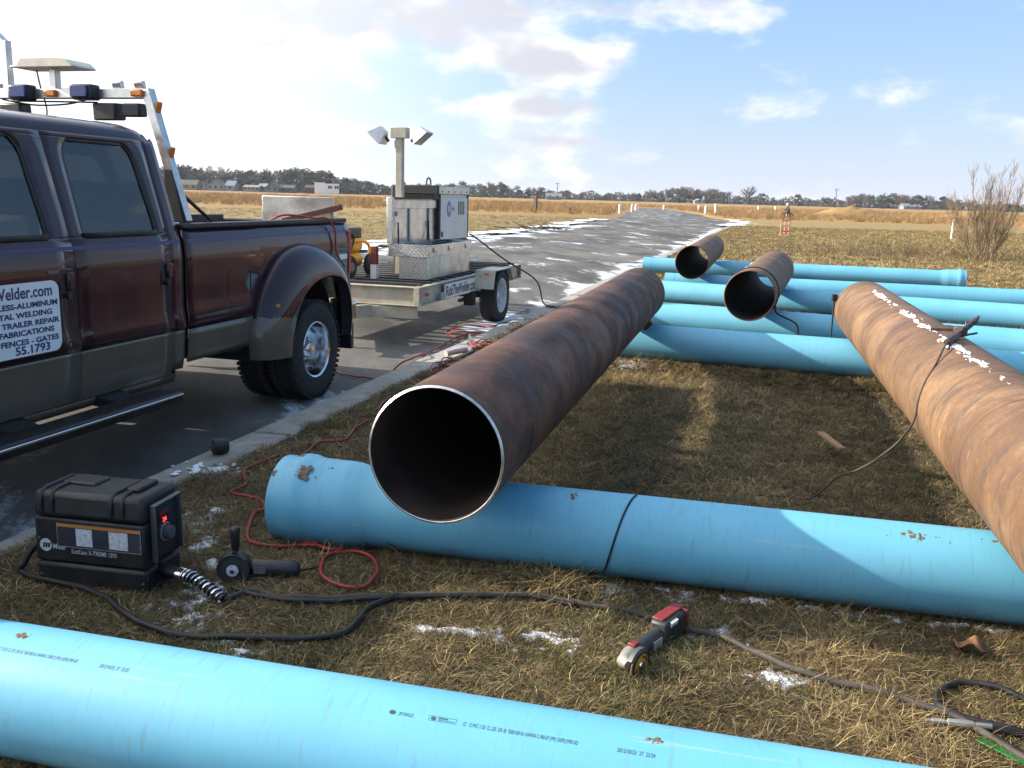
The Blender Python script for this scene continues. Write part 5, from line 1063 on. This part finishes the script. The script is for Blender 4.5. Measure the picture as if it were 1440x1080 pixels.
b = MB(); b.lathe([(.052, -.006), (.055, -.003), (.052, .001), (.0, .001)], (-.005, -.045, .062), 'Y', 32); dk = b.build('disc', mat('grinding_disc', (.12, .10, .08), .8, var=.3, scale=60), rg)
b = MB(); b.lathe([(.040, -.0068), (.022, -.0085), (.0, -.0085)], (-.005, -.045, .062), 'Y', 28); b.build('disc_label', mat('yellow_label', (.50, .27, .02), .5, var=.3, scale=50), dk)
b = MB(); b.lathe([(.034, -.0095), (.026, -.0098)], (-.005, -.045, .062), 'Y', 12, R(10), R(85)); b.build('disc_label', M_REDPL, dk)
b = MB(); b.lathe([(.016, -.009), (.015, -.014), (0, -.014)], (-.005, -.045, .062), 'Y', 18); b.build('flange', M_CHROME, dk)
b = MB(); b.lathe([(.058, -.003), (.060, .0), (.060, .016), (.02, .018)], (-.005, -.045, .062), 'Y', 30, R(20), R(150)); b.build('guard', mat('worn_guard', (.16, .16, .15), .5, .6), rg, solid=.002)
b = MB(); b.tube([(-.030, -.02, .062), (-.02, .0, .062), (.03, .012, .062), (.055, .012, .062)], [.018, .030, .033, .030], 16); b.build('gear_head', mat('cast_metal', (.30, .29, .26), .5, .4), rg, smooth=60)
b = MB(); b.tube([(.05, .012, .062), (.075, .012, .063), (.13, .012, .064), (.19, .012, .064), (.215, .012, .064)], [.031, .034, .031, .031, .036], 18); bd = b.build('motor_body', M_DKGREEN, rg, smooth=60)
b = MB(); b.obox((.045, .012, .100), (.03, .03, .012)); b.build('lock_button', M_REDPL, rg, bevel=.003)
b = MB(); b.obox((.155, -.0175, .060), (.055, .004, .034), (0, 0, 0)); b.build('rating_plate', mat('plate_pale', (.34, .33, .28), .5), bd, bevel=.001)
b = MB(); b.obox((.270, .012, .070), (.140, .074, .104)); hd = b.build('handle_end', M_DKGREEN, rg, bevel=.014)
for k in range(4):
    b = MB(); b.obox((.228 + k * .012, -.022, .110), (.004, .014, .020), (0, R(25), 0)); b.build('vent_rib', M_LABW, hd)
b = MB(); b.obox((.285, .022, .1255), (.150, .046, .008)); b.build('battery_top', M_REDPL, rg, bevel=.004)
b = MB(); b.obox((.345, .012, .070), (.014, .078, .112)); b.build('battery_end', M_REDPL, rg, bevel=.006)
# welding clamp and lead on the orange pipe
cl = empty('ground_clamp', (0, 0, 0)); tag(cl, 'rusty spring clamp gripping the top of the orange pipe', 'clamp')
M_CLAMP = mat('clamp_steel', (.05, .030, .024), .6, var=.4, scale=30)
b = MB(); b.tube([(2.18, 4.80, .885), (2.245, 4.745, .892), (2.30, 4.71, .892)], [.017, .017, .012], 10); b.build('upper_jaw', M_CLAMP, cl)
b = MB(); b.tube([(2.115, 4.47, .858), (2.20, 4.57, .868), (2.25, 4.64, .876)], [.018, .019, .014], 10); b.beam((2.22, 4.60, .872), (2.44, 4.86, .925), .018, .030); b.build('lower_jaw', M_CLAMP, cl, bevel=.004)
b = MB(); b.obox((2.275, 4.68, .885), (.055, .055, .05), (0, 0, R(40))); b.build('pivot', M_CLAMP, cl, bevel=.006)
b = MB(); b.beam((2.40, 4.80, .918), (2.47, 4.90, .935), .008, .02); b.build('jaw_tip', M_CLAMP, cl)
lead([(2.13, 4.49, .862), (2.06, 4.38, .842), (1.985, 4.27, .792), (1.905, 4.19, .712), (1.866, 4.155, .63), (1.855, 4.16, .52), (1.83, 4.30, .36), (1.78, 4.50, .20), (1.72, 4.66, .10), (1.62, 4.76), (1.50, 4.80), (1.36, 4.82)], .0052, mat('lead_rusty', (.055, .04, .03), .7, var=.4), 'thin lead hanging from the clamp on the orange pipe')
lead([(2.44, 4.84, .858), (2.33, 4.76, .850), (2.22, 4.62, .848), (2.10, 4.42, .828)], .006, M_CLAMP, 'wire tucked under the clamp on the orange pipe', 'clamp_wire', 'wire')
# cord over the blue pipe
cp_ = []
for a in np.linspace(85, 225, 16):
    al = 1.535 - .10 * (a - 85) / 140.; cp_.append(pipe2.matrix_world @ Vector((al, .1715 * math.cos(R(a)), .1715 * math.sin(R(a)))))
lead([tuple(p) for p in cp_] + [(.37, 3.27), (.33, 3.20)], .0042, M_CABLE, 'thin black cord draped over the blue pipe under the dark red pipe', 'thin_cord', 'cord', 4)
# rope hanging from the strap of the short pipe, chain hook on the orange pipe end
m4 = pipeC.matrix_world; lead([tuple(m4 @ Vector((.38, -.235, -.12))), tuple(m4 @ Vector((.36, -.262, -.20))), (2.87, 9.35, .30), (2.86, 9.2, .18), (2.84, 9.1, .02)], .010, M_CABLE, 'black rope hanging from the strapped steel pipe', 'rope', 'rope', 6)
q = B1 + Vector((0, 0, 0)); nb_ = Vector((-dB.y, dB.x, 0)); pe = q + nb_ * .262 - dB * .05
b = MB(); b.tube([pe + Vector((0, 0, .12)), pe + Vector((0, 0, .0)), pe + Vector((0, 0, -.2)), pe + Vector((0, 0, -.38))], .008, 8); b.obox(tuple(pe + Vector((.0, 0, .10))), (.04, .04, .06)); tag(b.build('hanging_strap', M_CABLE), 'dark strap hanging off the far end of the orange pipe', 'strap')
# litter
b = MB(); b.beam((2.035, 5.90, .03), (2.05, 5.52, .022), .045, .018); tag(b.build('wood_slat', mat('weathered_wood', (.24, .15, .075), .8, bump=.3), bevel=.002), 'short piece of wooden slat lying between the steel pipes', 'wood')
rd_ = random.Random(5); b = MB(); rows = []
for i in range(6): rows.append([(1.575 + (i - 2.5) * .018 + rd_.uniform(-.003, .003), 2.90 + (j - 2) * .016, .042 + .016 * math.sin(i * 1.1) * math.cos(j * .9) + .008 * abs(j - 2)) for j in range(5)])
b.grid(rows); tag(b.build('dead_leaf', mat('brown_leaf', (.22, .105, .045), .8, var=.3, scale=40), solid=.0012), 'curled brown leaf in the grass near the hose loop', 'leaf')
b = MB(); b.lathe([(.0, .05), (.04, .048), (.05, .03), (.048, -.03), (.03, -.045), (0, -.05)], (0, 0, 0), 'X', 18); o = b.build('rubber_plug', M_BLACKPL); o.location = (-1.66, 5.09, .055); o.rotation_euler = (0, 0, R(30)); tag(o, 'black rubber cap lying on the edge of the curb', 'cap')
b = MB(); b.add([(-.45, 9.05, .02), (-.36, 9.0, .02), (-.33, 9.08, .03), (-.44, 9.12, .02), (-.44, 9.04, .16), (-.40, 9.06, .10), (-.36, 9.06, .05), (-.43, 9.09, .12)], [(3, 2, 1, 0), (4, 5, 6, 7), (0, 1, 5, 4), (1, 2, 6, 5), (2, 3, 7, 6), (3, 0, 4, 7)]); tag(b.build('paper_scrap', mat('white_paper', (.6, .57, .5), .8), smooth=40), 'white scrap of paper standing up on the curb', 'paper')
lead([(-.62, 8.45, .05), (-.52, 8.55, .06), (-.45, 8.7, .05)], .03, mat('pink_bag', (.55, .40, .40), .5), 'pale crumpled plastic bag on the curb', 'plastic_bag', 'bag', 4)
# ------------------------------------------------------------------ far things: shrub, posts, rider, houses, woods
def far(px, Y, z=0.0):
    d = _f + _r * ((px - 720) / 1300) - _u * ((285 - 540) / 1300); return Vector((d.x / d.y * Y, Y, z))
# bare shrub
sh = empty('bare_shrub', (13.9, 28.0, 0)); tag(sh, 'leafless many stemmed shrub at the edge of the field behind the blue pipes', 'shrub')
M_TWIG = mat('shrub_bark', (.27, .20, .12), .85, var=.3, scale=3); M_TWIG2 = mat('shrub_twigs', (.25, .175, .105), .85, var=.3, scale=2)
rd_ = random.Random(21); tw = MB()
for i in range(18):
    fan = -28 + 54 * (i / 17.) + rd_.uniform(-6, 6); L0 = rd_.uniform(1.8, 3.0) * (1.0 if -18 < fan < 36 else .72); dy = rd_.uniform(-.35, .35); p = Vector((rd_.uniform(-.25, .25) + .008 * fan, rd_.uniform(-.2, .2), 0)); d = Vector((math.sin(R(fan)), dy, math.cos(R(fan)))).normalized(); pts_ = [p.copy()]
    for k in range(8):
        p = p + d * (L0 / 8); pts_.append(p.copy()); d = (d + Vector((rd_.gauss(0, .08), rd_.gauss(0, .08), .07))).normalized()
    b = MB(); b.tube(pts_, [max(.004, .021 * (1 - k / 8.6)) for k in range(9)], 5); b.build('stem', M_TWIG, sh, smooth=60)
    for k in range(32):
        t = rd_.uniform(.12, .98) * 8; j = min(7, int(t)); q = pts_[j].lerp(pts_[j + 1], t - j); dm = (pts_[j + 1] - pts_[j]).normalized(); az = rd_.uniform(0, 6.283)
        e = (dm + Vector((math.cos(az), math.sin(az), .25)) * rd_.uniform(.3, .75)).normalized(); Lt = rd_.uniform(.3, 1.0) * (1.15 - t / 11); seg = [q.copy()]
        for m__ in range(4): q = q + e * Lt / 4; seg.append(q.copy()); e = (e + Vector((rd_.gauss(0, .09), rd_.gauss(0, .09), .12))).normalized()
        tw.tube(seg, [.0055, .005, .004, .003, .002], 3, cap=False)
        for m__ in range(3):
            s0 = seg[1 + m__]; e2 = (e + Vector((rd_.gauss(0, .5), rd_.gauss(0, .5), .1))).normalized(); tw.tube([s0, s0 + e2 * Lt * .22, s0 + (e2 + Vector((0, 0, .25))) * Lt * .40], [.0032, .0026, .002], 3, cap=False)
tag(tw.build('twigs', M_TWIG2, sh, smooth=0, fix=False), kind='stuff')
# weeds round it
M_WEED = mat('dry_weeds', (.22, .155, .08), .9, var=.35, scale=1.2); b = MB()
for k in range(1500):
    a = rd_.random(); x = 13.6 + rd_.gauss(0, 2.4) - 1.0; y = 29.3 + rd_.gauss(0, 1.5)
    if rd_.random() < .35: x = 16 + rd_.gauss(0, 2.5); y = 27.5 + rd_.gauss(0, 1.2)
    h = rd_.uniform(.10, .45); q = Vector((x, y, 0)); e = Vector((rd_.gauss(0, .3), rd_.gauss(0, .3), 1)); b.tube([q, q + e * h * .5, q + (e + Vector((rd_.gauss(0, .3), rd_.gauss(0, .3), -.1))) * h], [.006, .005, .003], 3, cap=False)
tag(b.build('dry_weeds', M_WEED, smooth=0, fix=False), 'patch of tall dry weeds around the bare shrub', 'weeds', kind='stuff')
# stakes and posts
M_STAKE = mat('white_stake', (.68, .67, .63), .6)
def stake(x, y, h, w_, label, mt=M_STAKE, name='survey_stake', cat='stake', group='white stakes along the field'):
    b = MB(); b.box(-w_ / 2, w_ / 2, -w_ / 2, w_ / 2, -.05, h); b.add([(-w_ / 2, -w_ / 2, h), (w_ / 2, -w_ / 2, h), (w_ / 2, w_ / 2, h), (-w_ / 2, w_ / 2, h), (0, 0, h + w_ * .6)], [(0, 1, 4), (1, 2, 4), (2, 3, 4), (3, 0, 4)]); o = b.build(name, mt, smooth=0); o.location = (x, y, 0); o.rotation_euler = (rd_.uniform(-.05, .05), rd_.uniform(-.05, .05), rd_.uniform(0, 1)); tag(o, label, cat, group)
for x, y, h in ((10.7, 97.6, .85), (14.3, 117, .75), (16.9, 134, .7)): stake(x, y, h, .22 if y < 100 else .2, 'white stake standing left of the road end')
for x, y, h in ((26.6, 138, .8), (23.3, 116.4, .85), (22.5, 106.6, 1.15)): stake(x, y, h, .2, 'white stake standing right of the road end')
for x, y, h in ((45.8, 179, .7), (47.7, 174, .8)): stake(x, y, h, .25, 'white stake far out in the golden grass before the rider')
stake(24.3, 156, .6, .2, 'white stake beyond the end of the road'); q = far(1344, 46); stake(q.x, q.y, .9, .07, 'white pipe marker standing behind the bare shrub', cat='marker', name='pipe_marker', group=None)
stake(1.7, 87.6, 1.45, .28, 'weathered wooden post left of the road', mat('post_wood', (.12, .085, .055), .9), 'wooden_post', 'post', None)
b = MB(); b.lathe([(.0, .55), (.12, .5), (.2, .32), (.28, .1), (.35, -.05)], (0, 0, 0), 'Z', 9); o = b.build('tree_stump', mat('stump_brown', (.10, .055, .03), .9, bump=.6, bscale=8, bdist=.05)); o.location = (5.2, 93, 0); tag(o, 'brown stump in the golden grass left of the road', 'stump')
# orange barricade
br = empty('barricade', (12.74, 44.5, 0), R(12)); tag(br, 'small orange and white barricade standing on the mown field', 'barricade'); M_ORG = mat('faded_orange', (.62, .24, .16), .6)
for x in (-.21, 0, .21): b = MB(); b.box(x - .025, x + .025, -.02, .02, 0, .74); b.build('upright', M_ORG, br)
for z in (.20, .45, .70): b = MB(); b.box(-.25, .25, -.04, -.022, z - .04, z + .04); b.build('rail', M_ORG if z != .45 else mat('pale_orange', (.66, .42, .34), .6), br)
for x in (-.21, .21): b = MB(); b.box(x - .03, x + .03, -.2, .2, -.02, .03); b.build('foot', M_ORG, br)
# rider on a small motorbike
mb = empty('motorbike', (26.25, 91.3, 0), R(200)); tag(mb, 'small dark motorbike ridden along the edge of the golden grass', 'motorbike')
for x in (-.45, .45):
    b = MB(); b.tube([(x + .22 * math.cos(a), 0, .25 + .22 * math.sin(a)) for a in np.linspace(0, 6.283, 19)[:-1]], .045, 8, closed=True); b.build('wheel', M_RUBBER, mb)
b = MB(); b.tube([(-.45, 0, .25), (-.1, 0, .42), (.25, 0, .55), (.45, 0, .25)], .035, 8); b.tube([(.25, 0, .55), (.2, 0, .80)], .025, 8); b.tube([(.2, -.28, .82), (.2, .28, .82)], .018, 8); b.build('frame', M_BLK, mb)
b = MB(); b.tube([(-.40, 0, .58), (-.1, 0, .56), (.18, 0, .62)], [.06, .09, .09], 10); b.build('seat', mat('red_fairing', (.25, .02, .02), .4), mb); b = MB(); b.box(-.12, .14, -.09, .09, .22, .46); b.build('engine', M_ALU, mb, bevel=.02)
pr = empty('person', (26.25, 91.3, 0), R(200)); tag(pr, 'person in dark jacket and white helmet riding the small motorbike', 'person')
me = bpy.data.meshes.new('body'); V_ = [(-.12, 0, .66), (-.10, 0, .85), (-.02, 0, 1.08), (.03, 0, 1.18), (.06, 0, 1.27), (-.02, .16, 1.08), (.05, .25, .90), (.20, .25, .83), (-.02, -.16, 1.08), (.05, -.25, .90), (.20, -.25, .83), (-.10, .10, .64), (.18, .17, .62), (.08, .16, .30), (.20, .16, .24), (-.10, -.10, .64), (.18, -.17, .62), (.08, -.16, .30), (.20, -.16, .24)]
me.from_pydata(V_, [(0, 1), (1, 2), (2, 3), (3, 4), (2, 5), (5, 6), (6, 7), (2, 8), (8, 9), (9, 10), (0, 11), (11, 12), (12, 13), (13, 14), (0, 15), (15, 16), (16, 17), (17, 18)], [])
bo = bpy.data.objects.new('body', me); col.objects.link(bo); bo.parent = pr; me.materials.append(mat('dark_jacket', (.03, .03, .04), .8)); bo.modifiers.new('skin', 'SKIN')
for k, v in enumerate(me.skin_vertices[0].data): v.radius = (([.13, .14, .15, .06, .06, .075, .055, .045, .075, .055, .045, .09, .075, .055, .05, .09, .075, .055, .05][k],) * 2); v.use_root = (k == 0)
bo.modifiers.new('sub', 'SUBSURF').render_levels = 1
b = MB(); b.lathe([(0, .15), (.08, .13), (.125, .06), (.13, -.02), (.10, -.10), (.06, -.12)], (.07, 0, 1.38), 'Z', 16); b.build('helmet', M_STAKE, pr, smooth=60)
# brush heap by the road
b = MB()
for k in range(26): q = Vector((1.0 + rd_.gauss(0, .7), 43.5 + rd_.gauss(0, .5), .03)); e = Vector((rd_.gauss(0, 1), rd_.gauss(0, .6), abs(rd_.gauss(0, .2)))).normalized(); b.tube([q, q + e * rd_.uniform(.3, .8)], [.03, .012], 4)
tag(b.build('brush_heap', mat('brush_brown', (.07, .05, .04), .9), smooth=60), 'heap of dark branches at the far edge of the road', 'brush heap', kind='stuff')
# low mounds in the field
for x, y, sx, sy, h, lb in ((43, 121, 5.5, 3, 1.25, 'low grassy mound in the golden field beyond the rider'), (64, 128, 8, 3, 1.1, 'wider grassy mound in the golden field beyond the shrub')):
    b = MB(); b.grid([[(x + sx * (i / 10. - 1), y + sy * (j / 6. - 1), h * max(0, 1 - (i / 10. - 1) ** 2) * max(0, 1 - (j / 6. - 1) ** 2) * (1 + .35 * mnoise.noise((i * .6, j * .6, x))) - .05) for i in range(21)] for j in range(13)]); o = b.build('mound', gm.m, smooth=180); tag(o, lb, 'mound', kind='structure')
# houses
rf_ = {}
def house(px0, px1, Y, wall, roofc, hw, hr, label, gable='x', wins=2, depth=7.0):
    wall = tuple(k * .42 for k in wall); roofc = tuple(k * .55 for k in roofc)
    p0, p1 = far(px0, Y), far(px1, Y); wd = (p1 - p0).length; c = (p0 + p1) / 2; rt = empty('house', c, math.atan2(p1.y - p0.y, p1.x - p0.x)); tag(rt, label, 'house', 'houses before the woods')
    mw = rf_.setdefault(wall, mat('house_wall_%d' % len(rf_), wall, .8, var=.05)); mr = rf_.setdefault(roofc, mat('house_roof_%d' % len(rf_), roofc, .8, var=.08)); mg = rf_.setdefault('g', mat('house_glass', (.03, .035, .04), .2))
    b = MB(); b.box(-wd / 2, wd / 2, 0, depth, -.1, hw)
    if gable == 'y': b.add([(-wd / 2, 0, hw), (wd / 2, 0, hw), (0, 0, hw + hr), (-wd / 2, depth, hw), (wd / 2, depth, hw), (0, depth, hw + hr)], [(0, 1, 2), (5, 4, 3)])
    else: b.add([(-wd / 2, 0, hw), (-wd / 2, depth, hw), (-wd / 2, depth / 2, hw + hr), (wd / 2, 0, hw), (wd / 2, depth, hw), (wd / 2, depth / 2, hw + hr)], [(0, 1, 2), (5, 4, 3)])
    b.build('wall', mw, rt, smooth=0); o_ = .35; b = MB()
    if gable == 'y':
        for s_ in (1, -1): b.add([(s_ * (wd / 2 + o_), -o_, hw - .15), (s_ * (wd / 2 + o_), depth + o_, hw - .15), (0, depth + o_, hw + hr + .05), (0, -o_, hw + hr + .05), (s_ * (wd / 2 + o_), -o_, hw + .0), (s_ * (wd / 2 + o_), depth + o_, hw + .0), (0, depth + o_, hw + hr + .2), (0, -o_, hw + hr + .2)], [(0, 1, 2, 3), (7, 6, 5, 4), (0, 4, 5, 1), (1, 5, 6, 2), (2, 6, 7, 3), (3, 7, 4, 0)])
    else:
        for s_, y0 in ((1, -o_), (-1, depth + o_)): b.add([(-wd / 2 - o_, y0, hw - .15), (wd / 2 + o_, y0, hw - .15), (wd / 2 + o_, depth / 2, hw + hr + .05), (-wd / 2 - o_, depth / 2, hw + hr + .05), (-wd / 2 - o_, y0, hw), (wd / 2 + o_, y0, hw), (wd / 2 + o_, depth / 2, hw + hr + .2), (-wd / 2 - o_, depth / 2, hw + hr + .2)], [(0, 1, 2, 3), (7, 6, 5, 4), (0, 4, 5, 1), (1, 5, 6, 2), (2, 6, 7, 3), (3, 7, 4, 0)])
    b.build('roof', mr, rt, smooth=0)
    for k in range(wins):
        x = -wd / 2 + wd * (k + .5) / wins; b = MB(); b.box(x - .45, x + .45, -.06, .02, 1.0, 2.1); w__ = b.build('window', mg, rt)
    return rt
GR, TN = (.20, .19, .18), (.42, .38, .30)
house(250, 277, 420, TN, (.17, .14, .11), 2.3, 2.0, 'tan house with brown roof, nearest the truck rack', 'x', 3)
house(279, 290, 430, (.5, .5, .48), (.17, .18, .19), 2.4, 1.5, 'narrow pale house beside the tan house', 'y', 1)
house(292, 316, 420, (.40, .42, .42), (.16, .16, .17), 2.4, 2.3, 'grey house with steep front gable', 'y', 3)
house(318, 330, 415, (.40, .44, .50), (.30, .34, .42), 2.4, 2.0, 'house with pale blue roof', 'x', 1)
house(343, 364, 400, (.50, .46, .38), (.38, .35, .30), 2.0, .7, 'long low beige house with flat roof', 'x', 4)
house(364, 374, 405, (.42, .47, .52), (.34, .40, .46), 2.2, 1.3, 'small light blue house', 'x', 1)
house(374, 392, 395, (.28, .31, .28), (.15, .16, .15), 2.1, 1.8, 'grey green house with wide gable', 'y', 2)
house(393, 413, 400, (.17, .18, .17), (.12, .12, .12), 2.0, 1.2, 'dark low house beside the grey green one', 'x', 2)
house(429, 441, 390, (.16, .08, .06), (.10, .06, .05), 2.4, 1.0, 'brick red shed beside the white building', 'x', 1)
house(768, 789, 470, (.40, .42, .43), (.28, .31, .33), 1.6, 1.5, 'grey roofed house in front of the far trees beyond the road', 'x', 2)
house(978, 990, 520, (.62, .62, .60), (.5, .5, .5), 1.4, 1.0, 'tiny white house beyond the end of the road', 'y', 1); house(1272, 1296, 520, (.40, .44, .50), (.30, .33, .38), 1.6, 1.4, 'bluish house in the trees left of the shrub', 'x', 2)
p0, p1 = far(443, 370), far(477, 372); wd = (p1 - p0).length; wb = empty('white_building', (p0 + p1) / 2, math.atan2(p1.y - p0.y, p1.x - p0.x)); tag(wb, 'white flat roofed building with four dark windows in front of the woods', 'building')
b = MB(); b.box(-wd / 2, wd / 2, 0, 5, -.1, 4.0); b.build('wall', mat('white_siding', (.72, .72, .70), .6), wb); b = MB(); b.box(-wd / 2 - .1, -wd / 2 + wd * .42, -.1, 5.1, 4.02, 4.5); b.box(-wd / 2 + wd * .42, wd / 2 + .1, -.1, 5.1, 4.02, 4.15); b.build('roof', M_STAKE, wb); b = MB(); b.tube([(-wd * .22, 2, 4.4), (-wd * .22, 2, 6.0)], .06, 6); b.build('mast', M_BLK, wb)
for x in (.08, .17, .35, .44): b = MB(); b.box(wd * x - .36, wd * x + .36, -.05, .02, 2.2, 3.3); b.build('window', rf_['g'], wb)
# poles
for px, Y, h in ((1175, 480, 9.5), (1243, 500, 8.5), (783, 500, 9)):
    q = far(px, Y); po = empty('utility_pole', q); tag(po, 'thin utility pole rising above the far trees', 'pole', 'utility poles'); b = MB(); b.tube([(0, 0, 0), (0, 0, h)], [.22, .15], 8); b.build('pole', M_TRIM, po); b = MB(); b.box(-1.2, 1.2, -.08, .08, h - .8, h - .6); b.build('crossarm', M_TRIM, po)
# woods: every tree on its own, a few kinds repeated
M_PINE = mat('pine_needles', (.034, .046, .026), .9, var=.45, scale=.5); M_BARK = mat('tree_bark', (.075, .058, .045), .9); M_BARE = mat('bare_twigs', (.105, .080, .062), .9, var=.3, scale=.4)
def proto(kind, seed):
    rd_ = random.Random(seed); rt = empty('pine_tree' if kind == 'pine' else 'bare_tree', (0, 0, -50)); b = MB()
    if kind == 'pine':
        H = 10.0; b.tube([(0, 0, 0), (.1, 0, 5), (0, 0, 8.6)], [.28, .2, .06], 6); c_ = MB()
        for k in range(rd_.randint(17, 21)):
            z = rd_.uniform(.7, 9.2); rr = (3.0 if z < 6.5 else 3.0 * (10.2 - z) / 3.7) * rd_.uniform(.5, 1.0); a = rd_.uniform(0, 6.283); ctr = Vector((rr * .75 * math.cos(a), rr * .75 * math.sin(a), z)); b.tube([(0, 0, z - .8), ctr], [.07, .03], 4)
            for j in range(70):
                n_ = Vector((rd_.gauss(0, 1), rd_.gauss(0, 1), rd_.gauss(0, .65))); n_ = n_.normalized() * rd_.uniform(.4, 1.0) ** .5; q = ctr + Vector((n_.x * 1.35, n_.y * 1.35, n_.z * .95)); s_ = rd_.uniform(.16, .42); u_ = Vector((rd_.gauss(0, 1), rd_.gauss(0, 1), rd_.gauss(0, .6))).normalized(); v_ = u_.orthogonal().normalized(); c_.add([q - u_ * s_, q + v_ * s_ * .7, q + u_ * s_, q - v_ * s_ * .6], [(0, 1, 2, 3)])
        c_.build('crown', M_PINE, rt, smooth=0, fix=False)
    else:
        b.tube([(0, 0, 0), (.1, .05, 3.0), (0, 0, 5)], [.24, .17, .10], 6); c_ = MB()
        for k in range(26):
            z = rd_.uniform(2.0, 5.0); a = rd_.uniform(0, 6.283); q = Vector((0, 0, z)); e = Vector((math.cos(a), math.sin(a), rd_.uniform(.5, 1.6))).normalized(); L0 = rd_.uniform(2, 4.2) * (1 - (z - 2) / 9); m_ = q + e * L0 * .5; t_ = q + (e + Vector((0, 0, .25))).normalized() * L0; c_.tube([q, m_, t_], [.08, .05, .02], 3, cap=False)
            for j in range(16):
                s0 = q.lerp(t_, rd_.uniform(.35, 1)); e2 = (e + Vector((rd_.gauss(0, .6), rd_.gauss(0, .6), .35))).normalized(); c_.tube([s0, s0 + e2 * rd_.uniform(.5, 1.5)], [.035, .012], 3, cap=False)
        c_.build('crown', M_BARE, rt, smooth=0, fix=False)
    b.build('trunk', M_BARK, rt, smooth=60); return rt
protos = [proto('pine', 1), proto('pine', 2), proto('pine', 3), proto('bare', 4), proto('bare', 5)]; used_ = set()
def plant(kind, q, h, label, group):
    s_ = h / (10.0 if kind < 3 else 7.4)
    if kind in used_: o = copy_tree(protos[kind])
    else: o = protos[kind]; used_.add(kind)
    o.location = q; o.rotation_euler = (0, 0, rd_.uniform(0, 6.28)); w__ = s_ * rd_.uniform(1.15, 1.75); o.scale = (w__, w__, s_); tag(o, label, 'tree', group)
lab = {0: 'dark pine', 1: 'dark pine', 2: 'dark pine', 3: 'bare grey tree', 4: 'bare grey tree'}
tops = [(235, 236), (262, 235), (300, 239), (340, 240), (378, 242), (395, 239), (430, 241), (455, 243), (480, 250), (510, 256), (545, 262), (600, 266), (660, 270)]
for k in range(66):
    px = 225 + 330 * (k / 66.) + rd_.uniform(-4, 4); ty = np.interp(px, [a for a, _ in tops], [b_ for _, b_ in tops]); Y = 445 + rd_.uniform(-8, 45); base = 266 + (px - 300) * .028; h = max(3.5, (base - ty + 4) * Y / 1300 * rd_.uniform(.78, 1.06)); kind = rd_.choice((0, 1, 2)) if rd_.random() < .9 else 3; plant(kind, far(px, Y), h, '%s in the tall wood behind the houses' % lab[kind], 'trees behind the houses')
for k in range(190):
    px = 545 + 930 * (k / 190.) + rd_.uniform(-4, 4); Y = 560 + rd_.uniform(-40, 60); hp = 13 + 5 * math.sin(px * .021) + rd_.uniform(-4, 5)
    if 1040 < px < 1075 or 1095 < px < 1120: hp *= .8
    h = max(3, hp * Y / 1300); kind = rd_.choice((0, 1, 2)) if rd_.random() < .52 else rd_.choice((3, 4)); plant(kind, far(px, Y), h, '%s in the long tree line across the field' % lab[kind], 'tree line across the field')
for px, hp in ((1070, 17), (1122, 17), (690, 16), (760, 17)): plant(1, far(px, 540), hp * 540 / 1300, 'round dark evergreen standing out in front of the tree line', 'evergreens before the tree line')
for px, hp in ((974, 22), (1052, 25), (1268, 20), (1000, 18)): plant(3, far(px, 545), hp * 545 / 1300, 'tall bare tree rising above the tree line', 'tall bare trees')

# undergrowth that fills the foot of the woods
b = MB()
def thicket(n, pa, pb, Ya, Yb, hmax):
    for k in range(n):
        px = rd_.uniform(pa, pb); q = far(px, rd_.uniform(Ya, Yb)); z = hmax * rd_.random() ** 1.4 * (.6 + .4 * mnoise.noise((px * .05, 0, 0)) + .25 * mnoise.noise((px * .21, 3, 0))); s_ = rd_.uniform(.35, .8); u_ = Vector((rd_.gauss(0, 1), rd_.gauss(0, 1), rd_.gauss(0, .8))).normalized(); v_ = u_.orthogonal().normalized(); q.z = z
        b.add([q - u_ * s_, q + v_ * s_ * .7, q + u_ * s_, q - v_ * s_ * .6], [(0, 1, 2, 3)])
thicket(8000, 215, 600, 455, 500, 8.5); thicket(20000, 540, 1500, 590, 640, 7.5)
tag(b.build('woodland_undergrowth', mat('undergrowth_dark', (.045, .046, .036), .95, var=.5, scale=.15), smooth=0, fix=False), 'dark undergrowth along the foot of the far woods', 'undergrowth', kind='stuff')

# winter air
b = MB(); b.box(-2750, 2850, -75, 2700, -1.2, 18); hzo = b.build('haze', None, smooth=0)
hm = bpy.data.materials.new('haze'); hm.use_nodes = True; ht = hm.node_tree; ht.nodes.remove(ht.nodes['Principled BSDF']); pv = ht.nodes.new('ShaderNodeVolumePrincipled'); pv.inputs['Color'].default_value = (.82, .88, 1, 1); pv.inputs['Density'].default_value = .00014; pv.inputs['Anisotropy'].default_value = .2
ht.links.new(pv.outputs[0], ht.nodes['Material Output'].inputs['Volume']); hzo.data.materials.clear(); hzo.data.materials.append(hm); tag(hzo, 'thin winter haze over the whole field', 'haze', kind='stuff')
